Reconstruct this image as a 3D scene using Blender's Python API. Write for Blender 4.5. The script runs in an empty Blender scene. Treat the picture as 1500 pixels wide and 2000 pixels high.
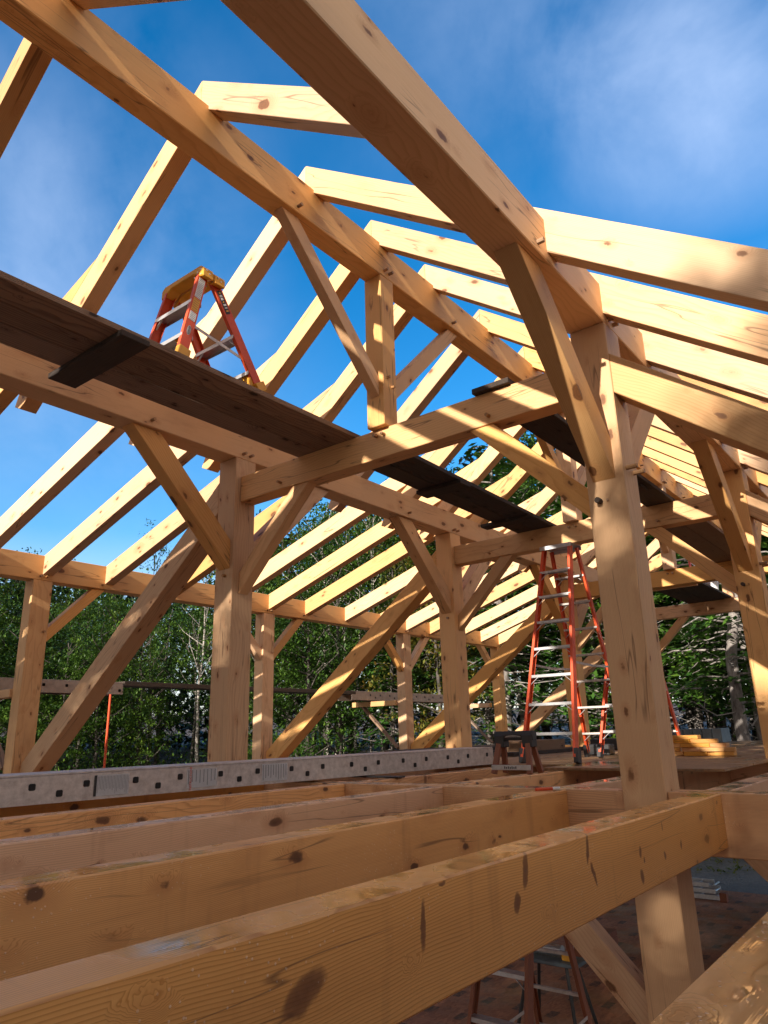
import bpy, bmesh, math, random
from mathutils import Vector, Matrix, noise
random.seed(7)
sc = bpy.context.scene
COL = sc.collection
V = Vector
# ------------------------------------------------------------------ node helpers
def new_mat(name):
    m = bpy.data.materials.new(name); m.use_nodes = True
    nt = m.node_tree; nt.nodes.clear()
    out = nt.nodes.new('ShaderNodeOutputMaterial'); b = nt.nodes.new('ShaderNodeBsdfPrincipled')
    nt.links.new(b.outputs[0], out.inputs[0])
    return m, nt, b
class N:
    def __init__(s, nt): s.nt = nt
    def n(s, t, **k):
        x = s.nt.nodes.new(t)
        for a, v in k.items(): setattr(x, a, v)
        return x
    def l(s, a, b): s.nt.links.new(a, b)
    def set(s, node, i, v):
        if hasattr(v, 'links') or hasattr(v, 'is_linked'): s.l(v, node.inputs[i])
        else: node.inputs[i].default_value = v
    def math(s, op, a, b=0.0, c=None, clamp=False):
        x = s.n('ShaderNodeMath', operation=op); x.use_clamp = clamp
        s.set(x, 0, a); s.set(x, 1, b)
        if c is not None: s.set(x, 2, c)
        return x.outputs[0]
    def vmath(s, op, a, b=(0, 0, 0)):
        x = s.n('ShaderNodeVectorMath', operation=op); s.set(x, 0, a); s.set(x, 1, b); return x.outputs[0]
    def noise(s, vec, scale, detail=3.0, rough=.55, dist=0.0, out=0):
        x = s.n('ShaderNodeTexNoise'); s.l(vec, x.inputs['Vector']); x.inputs['Scale'].default_value = scale
        x.inputs['Detail'].default_value = detail; x.inputs['Roughness'].default_value = rough; x.inputs['Distortion'].default_value = dist
        return x.outputs[out]
    def vor(s, vec, scale, feature='F1', rnd=1.0):
        x = s.n('ShaderNodeTexVoronoi', feature=feature); s.l(vec, x.inputs['Vector']); x.inputs['Scale'].default_value = scale
        x.inputs['Randomness'].default_value = rnd
        return x
    def ramp(s, f, stops, interp='LINEAR'):
        x = s.n('ShaderNodeValToRGB'); x.color_ramp.interpolation = interp
        e = x.color_ramp.elements
        while len(e) < len(stops): e.new(0.5)
        for i, (p, c) in enumerate(stops):
            e[i].position = p; e[i].color = (c[0], c[1], c[2], 1) if hasattr(c, '__len__') else (c, c, c, 1)
        s.l(f, x.inputs[0]); return x.outputs[0]
    def mix(s, f, a, b, mode='MIX'):
        x = s.n('ShaderNodeMix', data_type='RGBA', blend_type=mode)
        s.set(x, 0, f)
        for i, v in ((6, a), (7, b)):
            if hasattr(v, 'is_linked'): s.l(v, x.inputs[i])
            else: x.inputs[i].default_value = (v[0], v[1], v[2], 1)
        return x.outputs[2]
    def bump(s, h, strength=.3, dist=.01, normal=None):
        x = s.n('ShaderNodeBump'); x.inputs['Strength'].default_value = strength; x.inputs['Distance'].default_value = dist
        s.l(h, x.inputs['Height'])
        if normal is not None: s.l(normal, x.inputs['Normal'])
        return x.outputs[0]
    def coord(s, which='Object'): return s.n('ShaderNodeTexCoord').outputs[which]
    def rnd(s): return s.n('ShaderNodeObjectInfo').outputs['Random']

def wood(name, light, dark, knot=(.10, .035, .012), ring=38.0, knots=1.0, rough=.55, wet=0.0, crack=1.0, tone=.35, ringamt=.5, stretch=.07, coarse=False, marks=()):
    m, nt, b = new_mat(name); g = N(nt)
    co = g.coord(); r = g.rnd()
    off = g.n('ShaderNodeCombineXYZ'); g.l(g.math('MULTIPLY', r, 37.0), off.inputs[0]); g.l(g.math('MULTIPLY', g.math('FRACT', g.math('MULTIPLY', r, 13.7)), 9.0), off.inputs[1]); g.l(g.math('MULTIPLY', g.math('FRACT', g.math('MULTIPLY', r, 7.3)), 5.0), off.inputs[2])
    p = g.vmath('ADD', co, off.outputs[0])
    # knots: sparse cells stretched a little along the beam
    wk = g.vmath('MULTIPLY', g.vmath('SUBTRACT', g.noise(p, 14.0, 3.0, .6, 0.0, 1), (.5, .5, .5)), (.035, .035, .035))
    pk = g.vmath('ADD', p, wk)
    kc = g.vmath('MULTIPLY', pk, (2.3, 4.4, 4.4))
    kv = g.vor(kc, 1.0); kd = kv.outputs['Distance']
    ksz = g.math('MULTIPLY', g.math('FRACT', g.math('MULTIPLY', kv.outputs['Color'], 1.0)), 1.0)
    sel = g.n('ShaderNodeSeparateColor'); g.l(kv.outputs['Color'], sel.inputs[0])
    kn_r = g.math('MULTIPLY_ADD', g.math('POWER', sel.outputs[0], 2.0), .12, .035)
    kq = g.math('DIVIDE', kd, kn_r)
    knotmask = g.ramp(kq, [(0.0, 1.0), (.78, 1.0), (1.0, 0.0)])
    halo = g.ramp(kq, [(0.0, 1.0), (.25, .8), (1.0, 0.0)])
    sv = g.vor(g.vmath('MULTIPLY', pk, (4.3, 9.0, 9.0)), 1.0); ssel = g.n('ShaderNodeSeparateColor'); g.l(sv.outputs['Color'], ssel.inputs[0])
    sr_ = g.math('MULTIPLY_ADD', ssel.outputs[0], .15, .07); sq = g.math('DIVIDE', sv.outputs['Distance'], sr_)
    smask = g.math('MULTIPLY', g.ramp(sq, [(0.0, 1.0), (.7, .85), (1.0, 0.0)]), g.math('GREATER_THAN', ssel.outputs[1], .42))
    shalo = g.math('MULTIPLY', g.math('SUBTRACT', 1.0, g.math('DIVIDE', sv.outputs['Distance'], g.math('MULTIPLY', sr_, 2.4)), clamp=True), g.math('GREATER_THAN', ssel.outputs[1], .42))
    knotmask = g.math('MAXIMUM', knotmask, smask)
    kq2 = g.math('DIVIDE', kd, g.math('MULTIPLY', kn_r, 2.6))
    halo2 = g.math('MAXIMUM', g.math('SUBTRACT', 1.0, kq2, clamp=True), shalo)
    # growth rings, bent round the knots
    wob = g.noise(g.vmath('MULTIPLY', p, (.9, 2.5, 2.5)), 1.0, 3.0, .5, 0.0, 1)
    wv = g.vmath('MULTIPLY', g.vmath('SUBTRACT', wob, (.5, .5, .5)), (0, .09, .09))
    hv = g.n('ShaderNodeCombineXYZ'); g.l(g.math('MULTIPLY', halo2, .055), hv.inputs[1]); g.l(g.math('MULTIPLY', halo2, .04), hv.inputs[2])
    q = g.vmath('ADD', g.vmath('ADD', g.vmath('MULTIPLY', p, (stretch, 1, 1)), wv), hv.outputs[0])
    w = g.n('ShaderNodeTexWave', wave_type='RINGS', rings_direction='X', wave_profile='SAW')
    g.l(q, w.inputs['Vector']); w.inputs['Scale'].default_value = ring; w.inputs['Distortion'].default_value = 1.2
    w.inputs['Detail'].default_value = 2.0; w.inputs['Detail Scale'].default_value = .6
    rg = g.ramp(w.outputs['Fac'], [(0.0, 0.0), (.55, .15), (.9, 1.0), (1.0, 0.1)])
    fib = g.noise(g.vmath('MULTIPLY', p, (3.0, 130.0, 130.0)), 1.0, 2.0, .6)
    big = g.noise(g.vmath('MULTIPLY', p, (.8, 2.2, 2.2)), 1.0, 3.0, .6)
    fac = g.math('MULTIPLY', rg, ringamt)
    fac = g.math('ADD', fac, g.math('MULTIPLY', g.math('SUBTRACT', fib, .5), .35))
    fac = g.math('ADD', fac, g.math('MULTIPLY', g.math('SUBTRACT', big, .45), tone * 2.0), clamp=True)
    c = g.mix(fac, light, dark)
    # board to board tone
    hsv = g.n('ShaderNodeHueSaturation'); g.l(c, hsv.inputs['Color'])
    g.l(g.math('MULTIPLY_ADD', g.math('FRACT', g.math('MULTIPLY', r, 5.1)), .34, .80), hsv.inputs['Saturation'])
    g.l(g.math('MULTIPLY_ADD', g.math('FRACT', g.math('MULTIPLY', r, 3.3)), .32, .80), hsv.inputs['Value'])
    c = hsv.outputs[0]
    c = g.mix(g.math('MULTIPLY', halo2, .55 * knots), c, (dark[0] * .8, dark[1] * .62, dark[2] * .5))
    c = g.mix(g.math('MULTIPLY', knotmask, .88 * knots), c, knot)
    rgk = g.ramp(g.math('FRACT', g.math('MULTIPLY', kq, 2.6)), [(0.0, 0.0), (.5, 1.0), (1.0, 0.0)])
    c = g.mix(g.math('MULTIPLY', g.math('MULTIPLY', rgk, knotmask), .35), c, (knot[0] * 2.6, knot[1] * 2.8, knot[2] * 2.6))
    # broad stains and planer marks
    stn = g.ramp(g.noise(g.vmath('MULTIPLY', p, (1.6, 5.0, 5.0)), 1.0, 5.0, .7), [(.55, 0.0), (.78, 1.0)])
    c = g.mix(g.math('MULTIPLY', stn, .28 * knots), c, (dark[0] * .55, dark[1] * .5, dark[2] * .5))
    # fine drying checks
    ck = g.noise(g.vmath('MULTIPLY', p, (.55, 9.0, 9.0)), 1.0, 2.0, .5)
    ckm = g.ramp(g.math('ABSOLUTE', g.math('SUBTRACT', ck, .5)), [(0.0, 1.0), (.004, .7), (.009, 0.0)])
    ckz = g.ramp(g.noise(p, 1.3, 1.0), [(.48, 0.0), (.56, 1.0)])
    ckf = g.math('MULTIPLY', g.math('MULTIPLY', ckm, ckz), .65 * crack)
    c = g.mix(ckf, c, (.09, .04, .018))
    if wet > 0:
        spv = g.vor(g.vmath('MULTIPLY', p, (5.5, 1.2, .40)), 1.0); ss_ = g.n('ShaderNodeSeparateColor'); g.l(spv.outputs['Color'], ss_.inputs[0])
        wob2 = g.math('MULTIPLY', g.math('SUBTRACT', g.noise(p, 9.0, 2.0), .5), .16)
        spm = g.ramp(g.math('DIVIDE', g.math('ADD', spv.outputs['Distance'], wob2), g.math('MULTIPLY_ADD', ss_.outputs[0], .13, .05)), [(0.0, 1.0), (.6, .9), (1.4, 0.0)])
        c = g.mix(g.math('MULTIPLY', g.math('MULTIPLY', spm, g.math('GREATER_THAN', ss_.outputs[1], .35)), .82), c, (.10, .035, .014))
        if marks:
            so = g.n('ShaderNodeSeparateXYZ'); g.l(g.vmath('ADD', co, wk), so.inputs[0]); mk = None
            for mx_, my_, rx, ry, sh in marks:
                ex = g.math('DIVIDE', g.math('SUBTRACT', g.math('SUBTRACT', so.outputs[0], mx_), g.math('MULTIPLY', g.math('SUBTRACT', so.outputs[1], my_), sh)), rx)
                ey = g.math('DIVIDE', g.math('SUBTRACT', so.outputs[1], my_), ry)
                e = g.math('ADD', g.math('MULTIPLY', ex, ex), g.math('MULTIPLY', ey, ey))
                e = g.ramp(e, [(0.0, 1.0), (.5, .85), (1.0, 0.0)])
                mk = e if mk is None else g.math('MAXIMUM', mk, e)
            mk = g.math('MULTIPLY', mk, g.math('GREATER_THAN', so.outputs[2], 0.0))
            c = g.mix(g.math('MULTIPLY', mk, .86), c, g.mix(g.noise(p, 60.0, 3.0), (.07, .022, .010), (.20, .075, .03)))
        st = g.noise(g.vmath('MULTIPLY', p, (9.0, 1.2, 1.2)), 1.0, 3.0, .65)
        stm = g.ramp(st, [(.56, 0.0), (.70, 1.0)])
        c = g.mix(g.math('MULTIPLY', stm, .22), c, (.20, .08, .03))
        geo = g.n('ShaderNodeNewGeometry'); sx = g.n('ShaderNodeSeparateXYZ'); g.l(geo.outputs['Normal'], sx.inputs[0])
        up = g.ramp(sx.outputs[2], [(.6, 0.0), (.9, 1.0)])
        pud = g.ramp(g.noise(p, 3.2, 3.0, .6), [(.42, 0.0), (.58, 1.0)])
        wm = g.math('MULTIPLY', up, pud)
        ro = g.math('MULTIPLY_ADD', wm, -(rough - .10) * wet, rough * .82)
        g.l(ro, b.inputs['Roughness'])
        dv = g.vor(g.coord(), 58.0); dm = g.ramp(dv.outputs['Distance'], [(0.0, 1.0), (.13, .8), (.17, 0.0)])
        dz = g.ramp(g.noise(g.coord(), 2.6, 2.0), [(.5, 0.0), (.6, 1.0)])
        drop = g.math('MULTIPLY', dm, dz)
        bh = g.math('ADD', g.math('MULTIPLY', fac, .35), g.math('MULTIPLY', drop, 3.0))
        c = g.mix(g.math('MULTIPLY', drop, .35), c, (.85, .75, .6))
        g.l(g.bump(bh, .38, .0013), b.inputs['Normal'])
        b.inputs['Specular IOR Level'].default_value = .5
    else:
        g.l(g.math('MULTIPLY_ADD', fib, .25, rough - .12), b.inputs['Roughness'])
        hh = g.math('SUBTRACT', g.math('MULTIPLY', fac, .5 if not coarse else 1.4), g.math('MULTIPLY', ckf, 2.0))
        g.l(g.bump(hh, .45, .0012 if not coarse else .003), b.inputs['Normal'])
        b.inputs['Specular IOR Level'].default_value = .3
    g.l(c, b.inputs['Base Color'])
    return m

def plain(name, col, rough=.5, metal=0.0, var=.15, scale=8.0, dirt=(.1, .08, .06), dirtamt=.25, bump=.15, spec=.5):
    m, nt, b = new_mat(name); g = N(nt); co = g.coord()
    n1 = g.noise(co, scale, 5.0, .65); n2 = g.noise(co, scale * 9, 3.0)
    f = g.ramp(n1, [(.35, 0.0), (.75, 1.0)])
    c = g.mix(g.math('MULTIPLY', f, dirtamt), col, dirt)
    c = g.mix(g.math('MULTIPLY', n2, var), c, (min(1, col[0] * 1.35), min(1, col[1] * 1.35), min(1, col[2] * 1.35)))
    g.l(c, b.inputs['Base Color']); b.inputs['Metallic'].default_value = metal
    g.l(g.math('MULTIPLY_ADD', n1, .3, rough - .12), b.inputs['Roughness'])
    g.l(g.bump(n2, bump, .001), b.inputs['Normal']); b.inputs['Specular IOR Level'].default_value = spec
    return m

M = {}
M['pine'] = wood('pine_timber', (.70, .405, .18), (.47, .22, .072), rough=.6, tone=.24, ringamt=.36)
M['joist'] = wood('wet_pine_joist', (.78, .405, .155), (.45, .185, .055), knot=(.045, .016, .008), rough=.5, wet=1.0, ring=58.0, ringamt=.62, tone=.42, stretch=.09)
JA = [(-2.17, -.045, .020, .050, .25), (-2.23, -.120, .022, .030, .2), (-2.69, -.085, .012, .060, .1), (-1.72, -.045, .012, .050, .15), (-1.69, -.125, .014, .042, -.4), (-1.24, -.200, .020, .028, -.2), (-1.235, -.115, .014, .024, .0), (-1.20, -.15, .008, .012, 0), (-3.09, -.125, .060, .040, .8), (-3.15, -.20, .045, .04, .3), (-.73, -.15, .012, .022, 0), (-.96, -.165, .014, .020, -.2), (-.95, -.05, .006, .02, 0), (-2.60, -.012, .02, .006, 0)]
M['joist_near'] = wood('wet_pine_near_joist', (.78, .405, .155), (.45, .185, .055), knot=(.045, .016, .008), rough=.5, wet=1.0, ring=58.0, ringamt=.7, tone=.42, stretch=.09, knots=.55, marks=[(a + 2.316, b + .129, c, d, e) for a, b, c, d, e in JA])
M['old'] = wood('weathered_plank', (.30, .185, .11), (.10, .058, .036), knot=(.02, .012, .008), rough=.75, ringamt=.7, coarse=True, ring=30)
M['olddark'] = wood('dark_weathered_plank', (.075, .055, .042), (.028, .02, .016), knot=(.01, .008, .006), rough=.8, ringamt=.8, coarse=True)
M['offcut'] = wood('fresh_offcut', (.74, .38, .11), (.58, .25, .055), rough=.6, knots=.3)
M['peg'] = wood('oak_peg', (.42, .24, .12), (.25, .13, .06), rough=.6, knots=0)
M['alu_bg'] = plain('stained_aluminium', (.34, .27, .225), .6, .35, .25, 12, (.14, .10, .08), .6)
M['alu'] = plain('aluminium', (.62, .62, .62), .38, .85, .2, 14, (.25, .22, .2), .5)
M['alu_dirty'] = plain('dirty_aluminium', (.56, .50, .455), .5, .35, .25, 20, (.20, .16, .13), .75, .3)
M['orange'] = plain('orange_fibreglass', (.70, .085, .02), .42, 0, .12, 10, (.30, .04, .015), .5, .2)
M['brown_rail'] = plain('brown_fibreglass', (.23, .07, .03), .5, 0, .15, 10)
M['yellow'] = plain('yellow_plastic', (.80, .38, .03), .45, 0, .1, 9, (.35, .16, .03), .35)
M['black'] = plain('black_plastic', (.02, .02, .021), .5, 0, .2, 9, (.06, .05, .045), .4)
M['grey'] = plain('grey_steel', (.12, .15, .17), .5, .3, .2, 6, (.05, .05, .05), .4)
M['white'] = plain('white_sticker', (.72, .72, .70), .5, 0, .1, 20, (.4, .38, .35), .3)
M['ink'] = plain('sticker_ink', (.09, .09, .10), .6)
M['red'] = plain('red_paint', (.62, .05, .015), .45)

def mat_bark(name, a, c2, scale=9.0, birch=False):
    m, nt, b = new_mat(name); g = N(nt); co = g.coord()
    v = g.vmath('MULTIPLY', co, (1, 1, .35) if not birch else (.5, .5, 2.4))
    n1 = g.noise(v, scale, 6.0, .7); v1 = g.vor(v, scale * 1.3)
    f = g.ramp(n1, [(.38, 0.0), (.62, 1.0)])
    g.l(g.mix(f, a, c2), b.inputs['Base Color']); b.inputs['Roughness'].default_value = .9
    g.l(g.bump(g.math('ADD', n1, v1.outputs['Distance']), .8, .02), b.inputs['Normal'])
    return m
M['bark'] = mat_bark('grey_bark', (.11, .09, .078), (.03, .025, .02))
M['bark_l'] = mat_bark('pale_grey_bark', (.30, .265, .24), (.09, .075, .065), 7.0)
M['birch'] = mat_bark('pale_bark', (.44, .40, .35), (.11, .09, .075), 5.0, True)
M['deadwood'] = plain('dead_branch', (.30, .27, .245), .9)
def mat_leaf(name, cols, trans=.35):
    m, nt, b = new_mat(name); g = N(nt)
    geo = g.n('ShaderNodeNewGeometry'); r = geo.outputs['Random Per Island']; orr = g.rnd()
    n1 = g.noise(g.coord(), .9, 2.0)
    f = g.math('ADD', g.math('MULTIPLY', r, .34), g.math('MULTIPLY', g.math('SUBTRACT', n1, .42), 1.3))
    f = g.math('ADD', f, g.math('MULTIPLY', orr, .3), clamp=True)
    c = g.ramp(f, [(i / (len(cols) - 1), x) for i, x in enumerate(cols)])
    g.l(c, b.inputs['Base Color']); b.inputs['Roughness'].default_value = .5; b.inputs['Specular IOR Level'].default_value = .35
    t = g.n('ShaderNodeBsdfTranslucent'); g.l(c, t.inputs[0]); mx = g.n('ShaderNodeMixShader'); mx.inputs[0].default_value = trans
    g.l(b.outputs[0], mx.inputs[1]); g.l(t.outputs[0], mx.inputs[2])
    out = [x for x in nt.nodes if x.type == 'OUTPUT_MATERIAL'][0]; g.l(mx.outputs[0], out.inputs[0])
    return m
M['leaf_g'] = mat_leaf('broad_leaf_green', [(.012, .034, .005), (.038, .09, .011), (.095, .17, .018), (.18, .25, .028)], .25)
M['leaf_y'] = mat_leaf('turning_leaf', [(.05, .09, .015), (.11, .14, .02), (.20, .16, .025), (.26, .10, .02)])
M['leaf_c'] = mat_leaf('hemlock_needles', [(.012, .04, .008), (.03, .09, .012), (.07, .15, .018), (.13, .22, .025)], .2)
M['leaf_shade'] = mat_leaf('shade_toned_leaf', [(.006, .014, .004), (.012, .026, .006), (.02, .04, .008)], .1)  # near-black greens put the shade inside the wood into the leaf colour
# subfloor
def mat_osb(name, a, c2, wet=.5, marks=False):
    m, nt, b = new_mat(name); g = N(nt); co = g.coord()
    v = g.vor(g.vmath('MULTIPLY', co, (14, 20, 34)), 1.0); n1 = g.noise(co, 2.2, 5.0, .65); n2 = g.noise(co, 60, 3.0)
    sp = g.n('ShaderNodeSeparateColor'); g.l(v.outputs['Color'], sp.inputs[0])
    c = g.mix(g.math('ADD', g.math('MULTIPLY', sp.outputs[0], .6), g.math('MULTIPLY', n1, .4)), a, c2)
    c = g.mix(g.ramp(n1, [(.45, 0.0), (.7, .55)]), c, (c2[0] * .5, c2[1] * .5, c2[2] * .5))
    sx = g.n('ShaderNodeSeparateXYZ'); g.l(co, sx.inputs[0])
    if marks:
        fx = g.math('FRACT', g.math('DIVIDE', sx.outputs[0], .61)); fy = g.math('FRACT', g.math('DIVIDE', sx.outputs[2], .405))
        mx = g.math('LESS_THAN', g.math('ABSOLUTE', g.math('SUBTRACT', fx, .5)), .17); my = g.math('LESS_THAN', g.math('ABSOLUTE', g.math('SUBTRACT', fy, .5)), .13)
        mk = g.math('MULTIPLY', g.math('MULTIPLY', mx, my), g.ramp(g.noise(co, 30, 2.0), [(.4, .5), (.6, 1.0)]))
        c = g.mix(g.math('MULTIPLY', mk, .8), c, (.02, .03, .028))
        jx = g.math('LESS_THAN', g.math('FRACT', g.math('DIVIDE', sx.outputs[0], 2.44)), .0025); jy = g.math('LESS_THAN', g.math('FRACT', g.math('DIVIDE', sx.outputs[2], 1.22)), .005)
        c = g.mix(g.math('MULTIPLY', g.math('MAXIMUM', jx, jy), .6), c, (.4, .3, .2))
    g.l(c, b.inputs['Base Color'])
    pd = g.ramp(g.noise(co, 1.1, 3.0), [(.45, 0.0), (.6, 1.0)])
    g.l(g.math('MULTIPLY_ADD', pd, -.5 * wet, .68), b.inputs['Roughness'])
    g.l(g.bump(g.math('ADD', n2, sp.outputs[0]), .4, .002), b.inputs['Normal'])
    return m
M['osb'] = mat_osb('subfloor_panel', (.48, .21, .105), (.24, .09, .045), .8, True)
M['ply'] = mat_osb('plywood_sheet', (.36, .21, .10), (.20, .11, .05), 1.1)
def mat_ground():
    m, nt, b = new_mat('ground_mix'); g = N(nt); co = g.coord()
    n1 = g.noise(co, .25, 5.0, .6); n2 = g.noise(co, 9.0, 6.0, .75); v = g.vor(co, 22.0)
    gravel = g.mix(n2, (.07, .068, .06), (.22, .21, .19)); soil = g.mix(n2, (.03, .02, .012), (.10, .065, .04))
    sx = g.n('ShaderNodeSeparateXYZ'); g.l(co, sx.inputs[0])
    f = g.ramp(g.math('MULTIPLY_ADD', n1, .8, g.math('MULTIPLY', sx.outputs[2], .55)), [(-.0, 0.0), (1.0, 1.0)])
    h = g.ramp(g.math('ADD', g.math('MULTIPLY', g.math('ADD', sx.outputs[2], 2.75), .8), g.math('MULTIPLY', g.math('SUBTRACT', n1, .5), .6)), [(.25, 0.0), (.6, 1.0)])
    g.l(g.mix(h, gravel, soil), b.inputs['Base Color'])
    g.l(g.ramp(g.noise(co, 1.5, 4.0), [(.42, .95), (.55, .6)]), b.inputs['Roughness'])
    g.l(g.bump(g.math('ADD', n2, v.outputs['Distance']), 1.0, .03), b.inputs['Normal'])
    return m
M['ground'] = mat_ground()

# ------------------------------------------------------------------ object helpers
def tag(o, label=None, cat=None, group=None, kind=None):
    if label: o['label'] = label
    if cat: o['category'] = cat
    if group: o['group'] = group
    if kind: o['kind'] = kind
    return o
def thing(name, label, cat, loc=(0, 0, 0), group=None, rz=0.0):
    o = bpy.data.objects.new(name, None); COL.objects.link(o); o.location = loc; o.rotation_euler = (0, 0, rz); o.empty_display_size = .1
    return tag(o, label, cat, group)
PW = {}   # world matrices of parents (no depsgraph needed)
def wm(o):
    if o is None: return Matrix.Identity(4)
    if o.name in PW: return PW[o.name]
    return Matrix.Translation(o.location) @ o.rotation_euler.to_matrix().to_4x4()
def link(name, me, mat, parent, MW):
    o = bpy.data.objects.new(name, me); COL.objects.link(o)
    if not me.materials: me.materials.append(mat)
    if parent is not None:
        o.parent = parent; o.matrix_basis = wm(parent).inverted() @ MW
    else: o.matrix_basis = MW
    PW[o.name] = MW
    return o
def mesh_from(bm, name, smooth=False):
    me = bpy.data.meshes.new(name); bmesh.ops.recalc_face_normals(bm, faces=bm.faces[:]); bm.to_mesh(me); bm.free()
    if smooth: me.polygons.foreach_set('use_smooth', [True] * len(me.polygons))
    return me
def bevel(bm, w):
    if w > 0:
        es = [e for e in bm.edges if len(e.link_faces) == 2 and e.link_faces[0].normal.angle(e.link_faces[1].normal, 0) > .5]
        bmesh.ops.bevel(bm, geom=es, offset=w, segments=1, affect='EDGES', profile=.5)
def solid(name, mat, parent, MW, prof, x0, x1, bev=.003):
    """profile (y,z) extruded along local x from x0 to x1"""
    bm = bmesh.new()
    a = [bm.verts.new((x0, y, z)) for y, z in prof]; b = [bm.verts.new((x1, y, z)) for y, z in prof]
    bm.faces.new(a[::-1]); bm.faces.new(b)
    n = len(prof)
    for i in range(n): bm.faces.new((a[i], a[(i + 1) % n], b[(i + 1) % n], b[i]))
    bm.normal_update(); bmesh.ops.recalc_face_normals(bm, faces=bm.faces[:]); bevel(bm, bev)
    return link(name, mesh_from(bm, name), mat, parent, MW)
def frame_m(p0, p1, up=(0, 0, 1)):
    p0, p1 = V(p0), V(p1); x = (p1 - p0).normalized(); u = V(up)
    if abs(x.dot(u)) > .98: u = V((0, 1, 0)) if abs(x.z) > .9 else V((0, 0, 1))
    y = u.cross(x).normalized(); z = x.cross(y)
    m = Matrix((x, y, z)).transposed().to_4x4(); m.translation = (p0 + p1) / 2
    return m, (p1 - p0).length
def bar(name, p0, p1, w, d, mat, parent=None, up=(0, 0, 1), bev=.002):
    """box from p0 to p1, w across (local y), d along local z"""
    m, L = frame_m(p0, p1, up)
    return solid(name, mat, parent, m, [(-w / 2, -d / 2), (w / 2, -d / 2), (w / 2, d / 2), (-w / 2, d / 2)], -L / 2, L / 2, bev)
def box(name, lo, hi, mat, parent=None, axis=0, bev=.003):
    """axis aligned box; local x runs along `axis` so the grain follows it"""
    lo, hi = V(lo), V(hi); c = (lo + hi) / 2; s = (hi - lo) / 2
    ax = [V((1, 0, 0)), V((0, 1, 0)), V((0, 0, 1))]
    x = ax[axis]; y = ax[(axis + 1) % 3]; z = ax[(axis + 2) % 3]
    m = Matrix((x, y, z)).transposed().to_4x4(); m.translation = c
    hx, hy, hz = s[axis], s[(axis + 1) % 3], s[(axis + 2) % 3]
    return solid(name, mat, parent, m, [(-hy, -hz), (hy, -hz), (hy, hz), (-hy, hz)], -hx, hx, bev)
def slab(name, poly, plane, lo, hi, direction, mat, parent=None, bev=.003):
    """polygon in plane 'Y' (x,z) or 'X' (y,z), thickness lo..hi; grain along `direction` (2d)"""
    d = V((direction[0], direction[1])).normalized()
    cx = sum(p[0] for p in poly) / len(poly); cz = sum(p[1] for p in poly) / len(poly); mid = (lo + hi) / 2
    if plane == 'Y': x = V((d.x, 0, d.y)); c = V((cx, mid, cz)); nrm = V((0, 1, 0)); P3 = lambda p, t: V((p[0], t, p[1]))
    elif plane == 'X': x = V((0, d.x, d.y)); c = V((mid, cx, cz)); nrm = V((1, 0, 0)); P3 = lambda p, t: V((t, p[0], p[1]))
    else: x = V((d.x, d.y, 0)); c = V((cx, cz, mid)); nrm = V((0, 0, 1)); P3 = lambda p, t: V((p[0], p[1], t))
    z = x.cross(nrm).normalized()
    m = Matrix((x, nrm, z)).transposed().to_4x4()
    if m.determinant() < 0: z = -z; m = Matrix((x, nrm, z)).transposed().to_4x4()
    m.translation = c; mi = m.inverted()
    bm = bmesh.new()
    a = [bm.verts.new(mi @ P3(p, lo)) for p in poly]; b = [bm.verts.new(mi @ P3(p, hi)) for p in poly]
    bm.faces.new(a[::-1]); bm.faces.new(b); n = len(poly)
    for i in range(n): bm.faces.new((a[i], a[(i + 1) % n], b[(i + 1) % n], b[i]))
    bm.normal_update(); bmesh.ops.recalc_face_normals(bm, faces=bm.faces[:]); bevel(bm, bev)
    return link(name, mesh_from(bm, name), mat, parent, m)
def cyl(name, p0, p1, r0, mat, parent=None, r1=None, seg=12, bev=0, smooth=True):
    r1 = r0 if r1 is None else r1
    m, L = frame_m(p0, p1)
    bm = bmesh.new()
    a = [bm.verts.new((-L / 2, r0 * math.cos(t), r0 * math.sin(t))) for t in [2 * math.pi * i / seg for i in range(seg)]]
    b = [bm.verts.new((L / 2, r1 * math.cos(t), r1 * math.sin(t))) for t in [2 * math.pi * i / seg for i in range(seg)]]
    bm.faces.new(a[::-1]); bm.faces.new(b)
    for i in range(seg): bm.faces.new((a[i], a[(i + 1) % seg], b[(i + 1) % seg], b[i]))
    me = mesh_from(bm, name)
    return link(name, me, mat, parent, m)
def text(name, s, size, MW, mat, parent, ext=.0006):
    cu = bpy.data.curves.new(name, 'FONT'); cu.body = s; cu.size = size; cu.align_x = 'CENTER'; cu.align_y = 'CENTER'; cu.extrude = ext
    t = bpy.data.objects.new(name, cu); COL.objects.link(t)
    dg = bpy.context.evaluated_depsgraph_get(); me = bpy.data.meshes.new_from_object(t.evaluated_get(dg))
    bpy.data.objects.remove(t); 
    me.materials.clear()
    return link(name, me, mat, parent, MW)
def basis(x, y, o):
    x = V(x).normalized(); y = V(y); y = (y - x * y.dot(x)).normalized(); z = x.cross(y)
    m = Matrix((x, y, z)).transposed().to_4x4(); m.translation = V(o); return m

# ------------------------------------------------------------------ dimensions (metres)
B = 3.739; PA = .243; PB = .25
XL = -3.66; XR = 0.0; XC = -1.951
Zp, hp, Zt, ht, Zr, hr = 2.92, .2955, 2.4825, .2524, 4.1455, .3255
XPL = -7.189
BENTS = [-1, 0, 1, 2, 3]
YB = {-1: -4.85, 0: 0.0, 1: B, 2: 2 * B, 3: 3 * B}
GL = -2.70
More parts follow.
